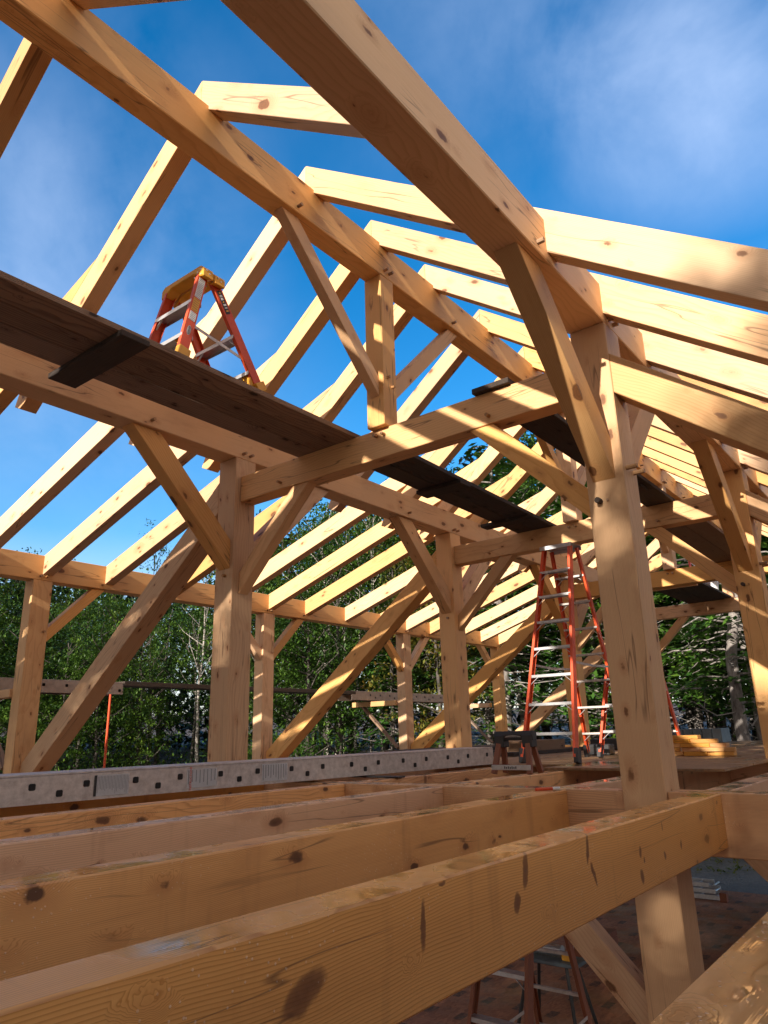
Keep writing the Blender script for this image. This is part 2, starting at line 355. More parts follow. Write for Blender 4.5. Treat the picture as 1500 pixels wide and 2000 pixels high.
# ------------------------------------------------------------------ timber frame
F = thing('timber_house', 'large unfinished pine post and beam house frame pegged together with open rafters and floor joists', 'unfinished house', (XC, 3.7, GL))
P_ = M['pine']
def peg(parent, p, n, r=.0135, l=.045, mat=None):
    n = V(n); p = V(p); return cyl('peg', p - n * .01, p + n * l, r, mat or M['peg'], parent, seg=8)
posts = {}
for k in BENTS:
    y = YB[k]
    for nm, x in (('L', XL), ('R', XR)):
        posts[nm, k] = box('post', (x - PA, y, GL if (nm == 'R' or k < 1) else -.50), (x, y + PB, Zp), P_, F, 2, .005)
    yp = y - .10
    for x0, x1, zt_ in ((XPL - .196, XPL, 2.2365), (3.287, 3.483, .42)):
        posts['P', k, x0 > 0] = box('post', (x0, yp, GL), (x1, yp + .24, zt_), P_, F, 2, .005)
    # tie beam and king post
    tie = box('tie_beam', (XL + .002, y + .065, Zt), (-PA - .002, y + .235, Zt + ht), P_, F, 0, .005)
    kp = box('king_post', (XC - .09, y + .004, Zt + ht + .001), (XC + .09, y + .184, Zr - .001), P_, F, 2, .005)
    posts['T', k] = tie; posts['K', k] = kp
    # braces in the bent: post to tie
    Xa = XL
    slab('brace', [(Xa, 1.60), (Xa, 1.80), (Xa + .68, Zt - .001), (Xa + .88, Zt - .001)], 'Y', y + .08, y + .19, (1, 1), P_, F)
    slab('brace', [(-PA, 1.60), (-PA - .88, Zt - .001), (-PA - .68, Zt - .001), (-PA, 1.80)], 'Y', y + .08, y + .19, (-1, 1), P_, F)
    # diagonal struts from wall foot to inner post
    s = .79
    x0, x1 = XL - PA - .001, XPL + .001
    zt0 = lambda x: 1.362 + s * (x + 5.617); dv = .31
    xb = -5.617 - 1.362 / s
    zc = max(0.0, 0.0)
    slab('diagonal_strut', [(x0, zt0(x0)), (x1, zt0(x1)), (x1, .005), (-5.617 - (1.362 - dv) / s, .005), (x0, zt0(x0) - dv)], 'Y', y + .003, y + .213, (1, s), P_, F, .005)
    s2 = -.80
    slab('diagonal_strut', [(.001, 2.685), (3.285, 2.685 + s2 * 3.285), (3.285, .005), (3.0, .005), (.001, 2.405)], 'Y', y + .003, y + .213, (1, s2), P_, F, .005)
    # girts at floor level
    for xa, xb_ in ((XPL + .002, XL - PA - .002), (XL + .002, -PA - .002), (.002, 3.285)):
        box('girt', (xa, y + .018, -.311), (xb_, y + .2, 0), M['joist'], F, 0, .004)
    # lower storey braces
    for sg, xx in ((-1, -PA), (1, 0.0), (1, XL), (-1, XL - PA)):
        slab('brace', [(xx, -1.25), (xx, -1.02), (xx + sg * .70, -.313), (xx + sg * .93, -.313)], 'Y', y + .05, y + .17, (sg, 1), P_, F)
# purlins, ridge, plates: scarfed in two pieces each
y0, y1 = -5.0, 3 * B + .30
pur = {}
for nm, (xa, xb_, za, zb) in {'LP': (XL - PA, XL, Zp + .001, Zp + hp), 'RP': (-PA, 0, Zp + .001, Zp + hp), 'RG': (XC - .09, XC + .09, Zr, Zr + hr), 'PL': (XPL - .196, XPL, 2.2375, 2.5445)}.items():
    sp = 2 * B + .7
    nmm = {'LP': 'purlin', 'RP': 'purlin', 'RG': 'ridge_beam', 'PL': 'wall_plate'}[nm]
    pur[nm] = box(nmm, (xa, y0, za), (xb_, sp, zb), P_, F, 1, .006)
    box(nmm, (xa, sp + .002, za), (xb_, y1, zb), P_, F, 1, .006)
box('wall_plate', (3.287, y0, .421), (3.483, y1, .70), P_, F, 1, .006)
# purlin braces, king post braces, plate braces (in the long direction)
for k in BENTS:
    y = YB[k]
    for sg, ya in ((-1, y), (1, y + PB)):
        if (k == -1 and sg < 0) or (k == 3 and sg > 0): continue
        for xa, xb_ in ((XL - .195, XL - .04), (-.20, -.055)):
            slab('brace', [(ya, 1.83), (ya, 2.10), (ya + sg * .83, Zp), (ya + sg * 1.11, Zp)], 'X', xa, xb_, (sg, 1), P_, F)
    for sg, ya in ((-1, y + .004), (1, y + .184)):
        if (k == -1 and sg < 0) or (k == 3 and sg > 0): continue
        slab('brace', [(ya, 2.995), (ya, 3.17), (ya + sg * .955, Zr - .001), (ya + sg * 1.13, Zr - .001)], 'X', XC - .045, XC + .045, (sg, 1), P_, F)
    for sg, ya in ((-1, y - .10), (1, y + .14)):
        if (k <= 0 and sg < 0) or k == -1 or (k == 3 and sg > 0): continue
        slab('brace', [(ya, 1.49), (ya, 1.66), (ya + sg * .56, 2.236), (ya + sg * .73, 2.236)], 'X', XPL - .15, XPL - .03, (sg, 1), P_, F)
# rafters
pat = [0.0, .835, 1.87, 2.905]
ys = []
for k in BENTS[:-1]:
    for d in pat: ys.append(k * B + d)
ys.append(3 * B); ys.insert(0, -4.80); RW = .135
S = .75; ZPK = 4.75
def zr_(x): return ZPK - S * abs(x - XC)
xj = -3.14; zj = zr_(xj); ss = (zj - 2.553) / (xj - XPL)
for i, y in enumerate(ys):
    a, b_ = y + .005, y + RW
    dz = .245
    # right upper: from the ridge centre down to the purlin centre line
    slab('rafter', [(XC + .001, ZPK), (-.001 - PA / 2, zr_(-PA / 2)), (-.001 - PA / 2, zr_(-PA / 2) - dz), (XC + .001, ZPK - dz)], 'Y', a, b_, (1, -S), P_, F)
    # left upper with a tail beyond the purlin
    xt = XL - PA - .10
    slab('rafter', [(XC - .001, ZPK), (XC - .001, ZPK - dz), (xt - .09, zr_(xt - .09) - dz), (xt - .19, zr_(xt - .19) - dz + .12), (xt - .10, zr_(xt - .10))], 'Y', a, b_, (1, S), P_, F)
    # right lower, housed in the purlin; not yet set in the nearest bay
    if y > -1.2:
        slab('rafter', [(-PA / 2 + .001, zr_(-PA / 2)), (3.5, zr_(3.5)), (3.5, zr_(3.5) - .30), (-PA / 2 + .001, zr_(-PA / 2) - .30)], 'Y', a, b_, (1, -S), P_, F)
    # shallow dormer rafter from the wall plate up onto the main rafter
    zz = lambda x: 2.553 + ss * (x - XPL)
    slab('rafter', [(XPL - .10, zz(XPL - .10)), (XPL - .10, zz(XPL - .10) - .245), (-3.75, zz(-3.75) - .245), (-3.62, zr_(-3.62) + .001), (xj, zj + .001)], 'Y', a - .001, b_ - .001, (1, ss), P_, F)
# pegs that show
for k in (0, 1, 2):
    y = k * B
    xk = XC + .09
    for dy, dz in ((.06, .06), (.13, .06)): peg(pur['RG'], (xk, y + dy, Zr + dz), (1, 0, 0))
    for dy in (-1.0, 1.15): peg(pur['RG'], (xk, y + dy, Zr + .05), (1, 0, 0))
    for dy, dz in ((.08, .05), (.17, .05), (-.95, .06)):
        peg(pur['RP'], (0, y + dy, Zp + dz), (1, 0, 0), .016, .04); peg(pur['LP'], (XL, y + dy, Zp + dz), (1, 0, 0), .015, .05)
    for dx in (-.04, .04): peg(posts['T', k], (XC + dx, y + .065, Zt + ht - .06), (0, -1, 0))
    for dx in (.55,): peg(posts['T', k], (XL + dx, y + .065, Zt + .06), (0, -1, 0)); peg(posts['T', k], (-PA - dx - .15, y + .065, Zt + .06), (0, -1, 0))
    for dy, dz in ((.06, 3.17), (.12, 3.10)): peg(posts['K', k], (xk, y + dy, dz), (1, 0, 0), .013, .03)
    peg(posts['R', k], (-.17, y, 1.70), (0, -1, 0), .019, .05, M['olddark']); peg(posts['R', k], (-.12, y, 1.70), (0, -1, 0), .009, .012)
    for dy, dz in ((.06, 1.90), (.19, 1.90)): peg(posts['R', k], (0, y + dy, dz), (1, 0, 0), .016, .07)
    peg(posts['L', k], (XL - .10, y, 1.77), (0, -1, 0), .015, .03)
    for dy in (-.02, .06): peg(pur['PL'], (XPL, y + dy, 2.29), (1, 0, 0), .016, .03)
    peg(posts['P', k, False], (XPL, y + .09, 1.62), (1, 0, 0), .014, .035); peg(pur['PL'], (XPL, y + .80, 2.29), (1, 0, 0), .014, .035)
# floor joists
JH, JW = .257, .14
xs_c = [.278, -.584, -1.465, -2.33, -3.19]
for k in BENTS[:-1]:
    ya, yb = YB[k] + .202, (k + 1) * B + .016
    for x in xs_c + [1.145, 2.01, 2.88, -4.62, -5.48, -6.34]:
        hh = JH + .02 * random.random()
        box('floor_joist', (x - JW, ya, -hh), (x, yb, -.001 - .002 * random.random()), M['joist_near'] if (x == .278 and k == -1) else M['joist'], F, 1, .006)
# ------------------------------------------------------------------ plywood deck
D = thing('plywood_deck', 'wet brown plywood sheets laid over the joists beyond the near posts', 'deck', (-2, 8, 0))
sheets = [((-1.66, 1.88), (-.16, 4.3)), ((-4.0, 2.42), (-1.663, 4.3))]
yy = 4.303
while yy < 11.0:
    for xa, xb_ in ((-4.0, -2.4), (-2.397, .02), (.023, 2.46)):
        if xa < 0 or yy > 5: sheets.append(((xa, yy), (xb_, yy + 1.21)))
    yy += 1.213
for i, ((xa, ya), (xb_, yb)) in enumerate(sheets):
    # notch round the inner posts by stopping sheets short is avoided: posts pass through
    box('plywood_sheet', (xa, ya, .001 + .0007 * (i % 3)), (xb_, yb, .021 + .0007 * (i % 3)), M['ply'], D, 1, .001)
# ------------------------------------------------------------------ ground and subfloor
def gz(x, y):
    r = math.hypot(x + 2, y - 4)
    far = 1 / (1 + math.exp(-(r - 19.5) / 1.8))
    z = -2.86 + far * 2.0 + max(0, r - 24) * .035 + .10 * noise.noise(V((x * .3, y * .3, 0))) + .04 * noise.noise(V((x * 1.3, y * 1.3, 3)))
    return z
bm = bmesh.new(); G = 150; sz = 260.0
def gp(i):
    t = (i / G - .5) * 2; return math.copysign(abs(t) ** 1.9, t) * sz
grid = [[bm.verts.new((gp(i) - 4, gp(j) + 8, gz(gp(i) - 4, gp(j) + 8))) for j in range(G + 1)] for i in range(G + 1)]
for i in range(G):
    for j in range(G): bm.faces.new((grid[i][j], grid[i + 1][j], grid[i + 1][j + 1], grid[i][j + 1]))
gr = link('ground', mesh_from(bm, 'ground', True), M['ground'], None, Matrix.Identity(4)); tag(gr, 'gravel yard and leaf littered bank round the frame', kind='structure')
sf = box('subfloor', (XPL - .25, -5.2, -2.80), (3.55, 3 * B + .55, GL), M['osb'], None, 1, .002); tag(sf, 'red brown subfloor panels with dark stamps', kind='structure')

# ------------------------------------------------------------------ scaffold planks
def platform(label, xs, ya, yb, z, cleats, mat, cmat, dx=0.0, th=.042):
    t = thing('scaffold_platform', label, 'scaffold', ((xs[0][0] + xs[-1][1]) / 2, ya, z), 'plank platforms resting on the tie beams')
    for i, (xa, xb_) in enumerate(xs):
        e = random.uniform(-.03, .03)
        slab('plank', [(xa, ya + e), (xb_, ya + e), (xb_ + dx, yb + e), (xa + dx, yb + e)], 'Z', z + .001 * (i % 2), z + th + .001 * (i % 2), (dx, yb - ya), mat, t, .003)
    for (cy, cx0, cx1, w) in cleats: box('cleat', (cx0, cy, z - .040), (cx1, cy + w, z - .001), cmat, t, 0, .003)
    return t
ZP = Zt + ht + .001
platform('brown weathered planks with a dark cleat carrying the short ladder with yellow top', [(-2.905, -2.675), (-2.668, -2.45), (-2.444, -2.225)], -4.6, .16, ZP, [(-2.16, -3.06, -2.19, .20)], M['old'], M['olddark'])
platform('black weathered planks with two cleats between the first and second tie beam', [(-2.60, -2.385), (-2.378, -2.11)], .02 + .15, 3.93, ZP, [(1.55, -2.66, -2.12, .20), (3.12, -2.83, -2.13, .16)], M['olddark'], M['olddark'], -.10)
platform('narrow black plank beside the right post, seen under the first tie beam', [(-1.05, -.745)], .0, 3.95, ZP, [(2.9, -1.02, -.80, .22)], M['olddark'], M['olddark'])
platform('brown planks seen under the second tie beam right of the big post', [(-1.26, -.96), (-.955, -.70)], 4.1, 7.75, ZP, [], M['old'], M['old'])
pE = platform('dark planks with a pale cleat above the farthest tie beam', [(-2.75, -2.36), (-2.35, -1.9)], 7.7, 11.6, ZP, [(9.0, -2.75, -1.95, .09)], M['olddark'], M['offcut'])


# ------------------------------------------------------------------ ladders
def channel(name, p0, p1, wdir, depth, fl, mat, parent, th=.005):
    """C rail: web `depth` wide along wdir, flanges `fl`"""
    p0, p1 = V(p0), V(p1); x = (p1 - p0).normalized(); w = V(wdir); w = (w - x * w.dot(x)).normalized(); n = x.cross(w)
    m = Matrix((x, w, n)).transposed().to_4x4(); m.translation = (p0 + p1) / 2; L = (p1 - p0).length; h = depth / 2
    pr = [(-h, 0), (h, 0), (h, fl), (h - th, fl), (h - th, th), (-h + th, th), (-h + th, fl), (-h, fl)]
    return solid(name, mat, parent, m, pr, -L / 2, L / 2, .0008)
def stepladder(name, label, loc, H=2.318, wb=.587, wt=.337, sp=1.53, steps=7, rail='orange', cap='alu', twin=True, rz=0.0, foot='black', group=None, pitch=.288, depth=.078, marks=0):
    t = thing(name, label, 'ladder', loc, group, rz); Wm = wm(t)
    Wp = lambda x, y, z: Wm @ V((x, y, z)); Wd = lambda x, y, z: Wm.to_3x3() @ V((x, y, z))
    yf, yb_ = sp * .44, sp * .56
    fx = lambda s, f: s * (wb / 2 + (wt / 2 - wb / 2) * f)
    rails = {}
    for s in (-1, 1):
        for side in (0, 1):
            w0 = wb if side == 0 else wb - .06
            p0 = (s * w0 / 2, 0 if side == 0 else sp, .05); p1 = (s * wt / 2, yf if side == 0 else yb_, H - .02)
            a, b_ = Wp(*p0), Wp(*p1); nd = 1 if s > 0 else -1
            # web faces outwards, flanges point inwards
            x = (b_ - a).normalized(); w = Wd(0, 1, 0) * (1 if s < 0 else -1)
            w = (w - x * w.dot(x)).normalized(); n = x.cross(w)
            if n.dot(Wd(-s, 0, 0)) < 0: w = -w
            dpt = depth if side == 0 else depth * .75
            o = channel('rail', a, b_, w, dpt, .028, M[rail], t); rails[s, side] = (a, b_)
            fm, L = frame_m(Wp(p0[0], p0[1], .0), Wp(*p0) + (b_ - a).normalized() * .09, Wd(1, 0, 0))
            solid('foot', M[foot], t, fm, [(-dpt / 2 - .006, -.022), (dpt / 2 + .006, -.022), (dpt / 2 + .006, .022), (-dpt / 2 - .006, .022)], -L / 2, L / 2, .004)
    # steps front
    for i in range(steps):
        z = pitch * (i + 1); f = z / H; y = yf * f; w = wb + (wt - wb) * f
        c = Wp(0, y, z); hx = w / 2 - .004
        m = Wm.copy(); m.translation = c
        pr = [(-.042, -.028), (-.039, -.028), (-.039, -.003), (.039, -.003), (.039, -.028), (.042, -.028), (.042, 0), (-.042, 0)]
        solid('step', M['alu'], t, m, pr, -hx, hx, .0006)
        for s in (-1, 1):
            bar('step_brace', Wp(s * (hx - .005), y - .044, z - .10), Wp(s * (hx - .11), y - .036, z - .012), .004, .014, M['alu'], t, Wd(0, 1, 0), 0)
    # rear horizontals or steps
    for i in range(steps):
        z = pitch * (i + 1) - .02; f = z / H; y = sp + (yb_ - sp) * f; w = wb - .06 + (wt - wb + .06) * f; hx = w / 2 - .004
        m = Wm.copy(); m.translation = Wp(0, y, z)
        d = .036 if twin else .014
        pr = [(-d, -.022), (-d + .003, -.022), (-d + .003, -.003), (d - .003, -.003), (d - .003, -.022), (d, -.022), (d, 0), (-d, 0)]
        solid('rear_step', M['alu_dirty'], t, m, pr, -hx, hx, .0006)
        if twin:
            for s in (-1, 1): bar('step_brace', Wp(s * (hx - .005), y, z - .09), Wp(s * (hx - .09), y, z - .02), .004, .012, M['alu'], t, Wd(0, 1, 0), 0)
    # spreaders
    zs = H * .42
    for s in (-1, 1):
        f = zs / H; a = Wp(fx(s, f) * .97, yf * f + .03, zs); b_ = Wp(fx(s, f) * .93, sp + (yb_ - sp) * f - .02, zs + .0)
        mid = (a + b_) / 2 + V((0, 0, -.015))
        bar('spreader', a, mid, .004, .024, M['alu_dirty'], t, (0, 0, 1), 0); bar('spreader', mid, b_, .004, .024, M['alu_dirty'], t, (0, 0, 1), 0)
    # cap
    m = Wm.copy(); m.translation = Wp(0, (yf + yb_) / 2, H)
    hd = (yb_ - yf) / 2 + .055
    if cap == 'alu':
        pr = [(-hd, -.045), (-hd + .004, -.045), (-hd + .004, -.004), (hd - .004, -.004), (hd - .004, -.045), (hd, -.045), (hd, 0), (-hd, 0)]
        solid('top_cap', M['alu'], t, m, pr, -wt / 2 - .022, wt / 2 + .022, .001)
    return t, Wm
stepladder('stepladder', 'tall orange stepladder with aluminium steps standing on the plywood deck left of the big post', (-1.94, 2.60, .024))
stepladder('stepladder', 'orange brown stepladder standing on the lower floor, seen below the nearest joist', (-1.545, .36, GL), rail='brown_rail', twin=False)
stepladder('stepladder', 'orange stepladder mostly hidden behind the big post, one rear leg showing on its right', (-1.66, 3.9, .024), H=1.75, steps=5, sp=1.22, twin=False)
stepladder('stepladder', 'red stepladder on the farthest planks behind the third tie beam', (-2.40, 9.6, ZP + .044), H=1.15, steps=3, sp=.75, wb=.5, rail='red')
# short double ladder with yellow top on the platform
def short_ladder():
    z0 = ZP + .044; x0, x1 = -2.74, -2.27; yA, yB = -1.655, -.985; H = .80; yc = -1.455
    t = thing('platform_ladder', 'short red orange double stepladder with a yellow plastic top standing on the brown planks', 'ladder', ((x0 + x1) / 2, yc, z0))
    W = V
    ends = {}
    for xs_, s in ((x0, -1), (x1, 1)):
        for nm, ya, yt in (('f', yA, yc - .045), ('b', yB, yc + .055)):
            a = W((xs_, ya, z0 + .06)); b = W((xs_ - s * .035, yt, z0 + H - .06)); ends[s, nm] = (a, b)
            x = (b - a).normalized(); w = V((0, 1, 0)); w = (w - x * w.dot(x)).normalized(); n = x.cross(w)
            if n.dot(V((-s, 0, 0))) < 0: w = -w
            channel('rail', a, b, w, .078, .03, M['orange'], t)
            fm, L = frame_m(a - x * .062, a + x * .012, (1, 0, 0))
            solid('foot', M['yellow'], t, fm, [(-.046, -.024), (.046, -.024), (.046, .024), (-.046, .024)], -L / 2, L / 2, .004)
    for nm, fr in (('f', .64), ('b', .47), ('f', .20), ('b', .12)):
        a = ends[-1, nm][0].lerp(ends[-1, nm][1], fr); b = ends[1, nm][0].lerp(ends[1, nm][1], fr)
        m = Matrix.Translation((a + b) / 2); hx = (b - a).length / 2 - .003
        pr = [(-.045, -.03), (-.042, -.03), (-.042, -.004), (.042, -.004), (.042, -.03), (.045, -.03), (.045, 0), (-.045, 0)]
        solid('step', M['alu'], t, m, pr, -hx, hx, .0008)
        for s in (-1, 1):
            e = (b if s > 0 else a)
            if fr < .3: slab('foot_brace', [(e.x - s * .004, e.z - .02), (e.x - s * .12, e.z - .01), (e.x - s * .004, e.z - .13)], 'Y', e.y - .02, e.y + .02, (1, 1), M['yellow'], t, .003)
            else: bar('step_brace', (e.x - s * .004, e.y - .03, e.z - .08), (e.x - s * .07, e.y - .03, e.z - .02), .003, .014, M['alu'], t, (0, 1, 0), 0)
    # yellow moulded top: two halves with chamfered ends
    for nm, ya, yb, zl in (('front', yc - .085, yc + .010, 0), ('back', yc + .018, yc + .115, -.012)):
        z1 = z0 + H + zl; xa, xb_ = x0 - .005, x1 + .01
        pr = [(xa - .004, z1 - .10), (xa + .05, z1 - .085), (xa + .11, z1 - .045), (xb_ - .11, z1 - .045), (xb_ - .05, z1 - .085), (xb_ + .004, z1 - .10), (xb_ + .002, z1 - .03), (xb_ - .035, z1), (xa + .035, z1), (xa - .002, z1 - .03)]
        o = slab('top_cap', pr, 'Y', ya, yb, (1, 0), M['yellow'], t, .006)
        for dx, dz in ((.02, -.04), (.02, -.08), (.06, -.05), (.09, -.085)):
            cyl('rivet', (xb_ - dx, ya - .003, z1 + dz), (xb_ - dx, ya + .002, z1 + dz), .006, M['alu'], o, seg=8)
        for q in range(3): cyl('rivet', (xb_ + .001, ya + .03 + .025 * q, z1 - .045 - .02 * (q % 2)), (xb_ + .008, ya + .03 + .025 * q, z1 - .045 - .02 * (q % 2)), .006, M['alu'], o, seg=8)
    # spreader
    a, b = ends[1, 'f'][0].lerp(ends[1, 'f'][1], .33), ends[1, 'b'][0].lerp(ends[1, 'b'][1], .20)
    bar('spreader', a + V((-.02, 0, .02)), b + V((-.02, 0, .02)), .004, .026, M['alu_dirty'], t)
    # stickers on the near rail (web faces +X)
    a, b = ends[1, 'f']; ax = (b - a).normalized(); wd = V((0, 1, 0)); wd = (wd - ax * wd.dot(ax)).normalized(); nn = wd.cross(ax).normalized()
    if nn.x < 0: nn = -nn
    def sticker(f0, f1, w, mat, lines, bold=None):
        p0 = a.lerp(b, f0) + nn * .0015; p1 = a.lerp(b, f1) + nn * .0015
        m = basis(ax, wd, (p0 + p1) / 2); L = (p1 - p0).length
        o = solid('sticker', mat, t, m, [(-w / 2, -.0006), (w / 2, -.0006), (w / 2, .0006), (-w / 2, .0006)], -L / 2, L / 2, 0)
        nrm = m.to_3x3().col[2]; sgn = 1 if nrm.dot(nn) > 0 else -1
        for i in range(lines):
            q = basis(ax, wd, (p0 + p1) / 2 + ax * (L * ((i + .5) / lines - .5)) + nn * .0008)
            solid('print', M['ink'], o, q, [(-w * random.uniform(.3, .42), -.0004), (w * .4, -.0004), (w * .4, .0004), (-w * .4, .0004)], -.0011, .0011, 0)
        return (p0 + p1) / 2, L
    sticker(.68, .94, .052, M['white'], 12); sticker(.50, .665, .052, M['yellow'], 6); sticker(.38, .485, .052, M['white'], 5)
    # oval maker's plate
    c = a.lerp(b, .25) + nn * .0012; bm = bmesh.new(); vs = [bm.verts.new((.042 * math.cos(i * math.pi / 12), .017 * math.sin(i * math.pi / 12), 0)) for i in range(24)]; f = bm.faces.new(vs)
    bmesh.ops.solidify(bm, geom=[f], thickness=.0012)
    o = link('oval_badge', mesh_from(bm, 'oval'), M['white'], t, basis(ax, -wd if wd.cross(ax).dot(nn) > 0 else wd, c + nn * .0005))
    text('badge_text', 'WERNER', .018, basis(ax, nn.cross(ax), c + nn * .0022), M['ink'], o)
    a, b = ends[1, 'b']; ax = (b - a).normalized(); wd = V((0, 1, 0)); wd = (wd - ax * wd.dot(ax)).normalized(); nn = V((1, 0, 0)); nn = (nn - ax * nn.dot(ax)).normalized()
    c = a.lerp(b, .80) + nn * .0014
    o = solid('sticker', M['black'], t, basis(ax, wd, c), [(-.022, -.0006), (.022, -.0006), (.022, .0006), (-.022, .0006)], -.09, .09, 0)
    for q, (w_, l_) in enumerate(((.018, .014), (.026, .016), (.022, .018), (.012, .008), (.028, .014), (.028, .008), (.024, .012))):
        solid('print', M['white'] if q % 3 else M['yellow'], o, basis(ax, wd, c + ax * (.072 - .023 * q) + (nn * .0012)), [(-w_ / 2, -.0005), (w_ / 2, -.0005), (w_ / 2, .0005), (-w_ / 2, .0005)], -l_ / 2, l_ / 2, 0)
short_ladder()

# ------------------------------------------------------------------ aluminium staging planks
def stage_plank(label, p0, p1, W_, h, name='scaffold_stage', holes=True, stickers=True, group=None, parent_cat='scaffold plank', mat='alu_dirty'):
    """runs p0->p1 (near +X side edge, top); width extends to -X"""
    p0, p1 = V(p0), V(p1); t = thing(name, label, parent_cat, tuple((p0 + p1) / 2 - V((0, 0, h))), group)
    x = (p1 - p0).normalized(); n = V((0, 0, 1)).cross(x).normalized()   # to the left (-X) when running +Y
    L = (p1 - p0).length
    up = V((0, 0, 1)); up = x.cross(n)
    for side in (0, 1):
        o3 = p0 + n * (W_ * side); s = 1 if side == 0 else -1
        m = Matrix((x, n * s, (x.cross(n * s)) if s > 0 else -(x.cross(n * s)))).transposed().to_4x4() if False else None
        mm = Matrix((x, n, up)).transposed().to_4x4(); mm.translation = o3 + x * (L / 2)
        q = [(0, 0), (0, -h), (.03 * s, -h), (.03 * s, -h + .005), (.005 * s, -h + .005), (.005 * s, -.008), (.03 * s, -.008), (.03 * s, 0)]
        rail = solid('side_rail', M[mat], t, mm, q, -L / 2, L / 2, .0008)
        if side == 0 and holes:
            k = 0; d = L - .09 if False else (1.834 % .63)
            while d < L - .05:
                if k % 4 == 3: k += 1; d += .1577; continue
                zz = -h * .37 if k % 2 == 0 else -h * .66
                c = p0 + x * d + V((0, 0, zz)) - n * .001
                hm = Matrix((x, up, -n)).transposed().to_4x4(); hm.translation = c
                oct_ = lambda a, b, r: [(a - r, -b), (a, -b + r), (a, b - r), (a - r, b), (-a + r, b), (-a, b - r), (-a, -b + r), (-a + r, -b)]
                def ring(nm, a, b, th, mt, off):
                    bm = bmesh.new(); f = bm.faces.new([bm.verts.new((u, v, off)) for u, v in oct_(a, b, .006)]); bmesh.ops.solidify(bm, geom=[f], thickness=-th)
                    return link(nm, mesh_from(bm, nm), mt, rail, hm)
                ring('rung_end', .025, .024, .004, M['alu' if mat == 'alu_dirty' else mat], -.002); ring('rung_hole', .0195, .0185, .0015, M['black'], .0015)
                k += 1; d += .1577
    deck = None
    nb = 4
    for i in range(nb):
        a = .004 + (W_ - .008) * i / nb; b = .004 + (W_ - .008) * (i + 1) / nb - .006
        mm = Matrix((x, n, up)).transposed().to_4x4(); mm.translation = p0 + x * (L / 2)
        solid('deck_strip', M[mat], t, mm, [(a, .0015), (b, .0015), (b, .012 - .0), (a, .012)], -L / 2, L / 2, .002)
    return t, x, n
pl, px_, pn = stage_plank('long grey aluminium stage plank with square rung holes lying on the near joists', (-2.99, -3.9, .158), (-2.47, 2.44, .172), .36, .150)
# stickers on it
def decal(parent, p, x, n, w, h, cols, strip=None, word=None):
    up = V((0, 0, 1)); up = (up - x * up.dot(x)).normalized(); nn = -n
    m = basis(x, up, p + nn * .0015); o = solid('sticker', M['white'], parent, basis(nn, up, p + nn * .001), [(-w / 2, -h / 2), (w / 2, -h / 2), (w / 2, h / 2), (-w / 2, h / 2)], -.0006, .0006, 0) if False else None
    bm = bmesh.new(); f = bm.faces.new([bm.verts.new(v) for v in ((-w / 2, -h / 2, 0), (w / 2, -h / 2, 0), (w / 2, h / 2, 0), (-w / 2, h / 2, 0))]); bmesh.ops.solidify(bm, geom=[f], thickness=-.0008)
    o = link('sticker', mesh_from(bm, 'sticker'), M['sticker_g'], parent, m)
    bm = bmesh.new()
    for i in range(cols):
        a = -w / 2 + w * (i + .3) / cols; hh = h * random.uniform(.6, .9)
        vs = [bm.verts.new(v) for v in ((a, h * .44 - hh, .0016), (a + w / cols * .22, h * .44 - hh, .0016), (a + w / cols * .22, h * .44, .0016), (a, h * .44, .0016))]; bm.faces.new(vs)
    link('print', mesh_from(bm, 'print'), M['ink_l'], o, m)
    if strip: 
        bm = bmesh.new(); bm.faces.new([bm.verts.new(v) for v in ((-w / 2 - .001, -h / 2, .0022), (-w / 2 + .016, -h / 2, .0022), (-w / 2 + .016, h / 2, .0022), (-w / 2 - .001, h / 2, .0022))])
        link('strip', mesh_from(bm, 'strip'), M[strip], o, m)
    if word: text('print', word, .021, m @ Matrix.Translation((-w / 2 + .028, 0, .003)) @ Matrix.Rotation(math.pi / 2, 4, 'Z'), M['red'], o)
M['ink_l'] = plain('faded_ink', (.30, .30, .31), .6)
M['sticker_g'] = plain('worn_sticker', (.82, .82, .82), .5, 0, .2, 60, (.4, .4, .4), .3)
p0 = V((-2.99, -3.9, .158))
for d, w, c, st, wd in ((2.31, .225, 24, 'black', None), (2.95, .235, 8, None, 'INSTRUCTIONS'), (3.57, .235, 10, None, None)):
    decal(pl, p0 + px_ * d + V((0, 0, .014 / 6.36 * d - .078)), px_, pn, w, .118, c, st, wd)
tag(box('wood_block', (-2.93, .62, .0), (-2.30, .72, .012), M['black'], None, 0), 'flat black strip under the long aluminium plank', 'strip')
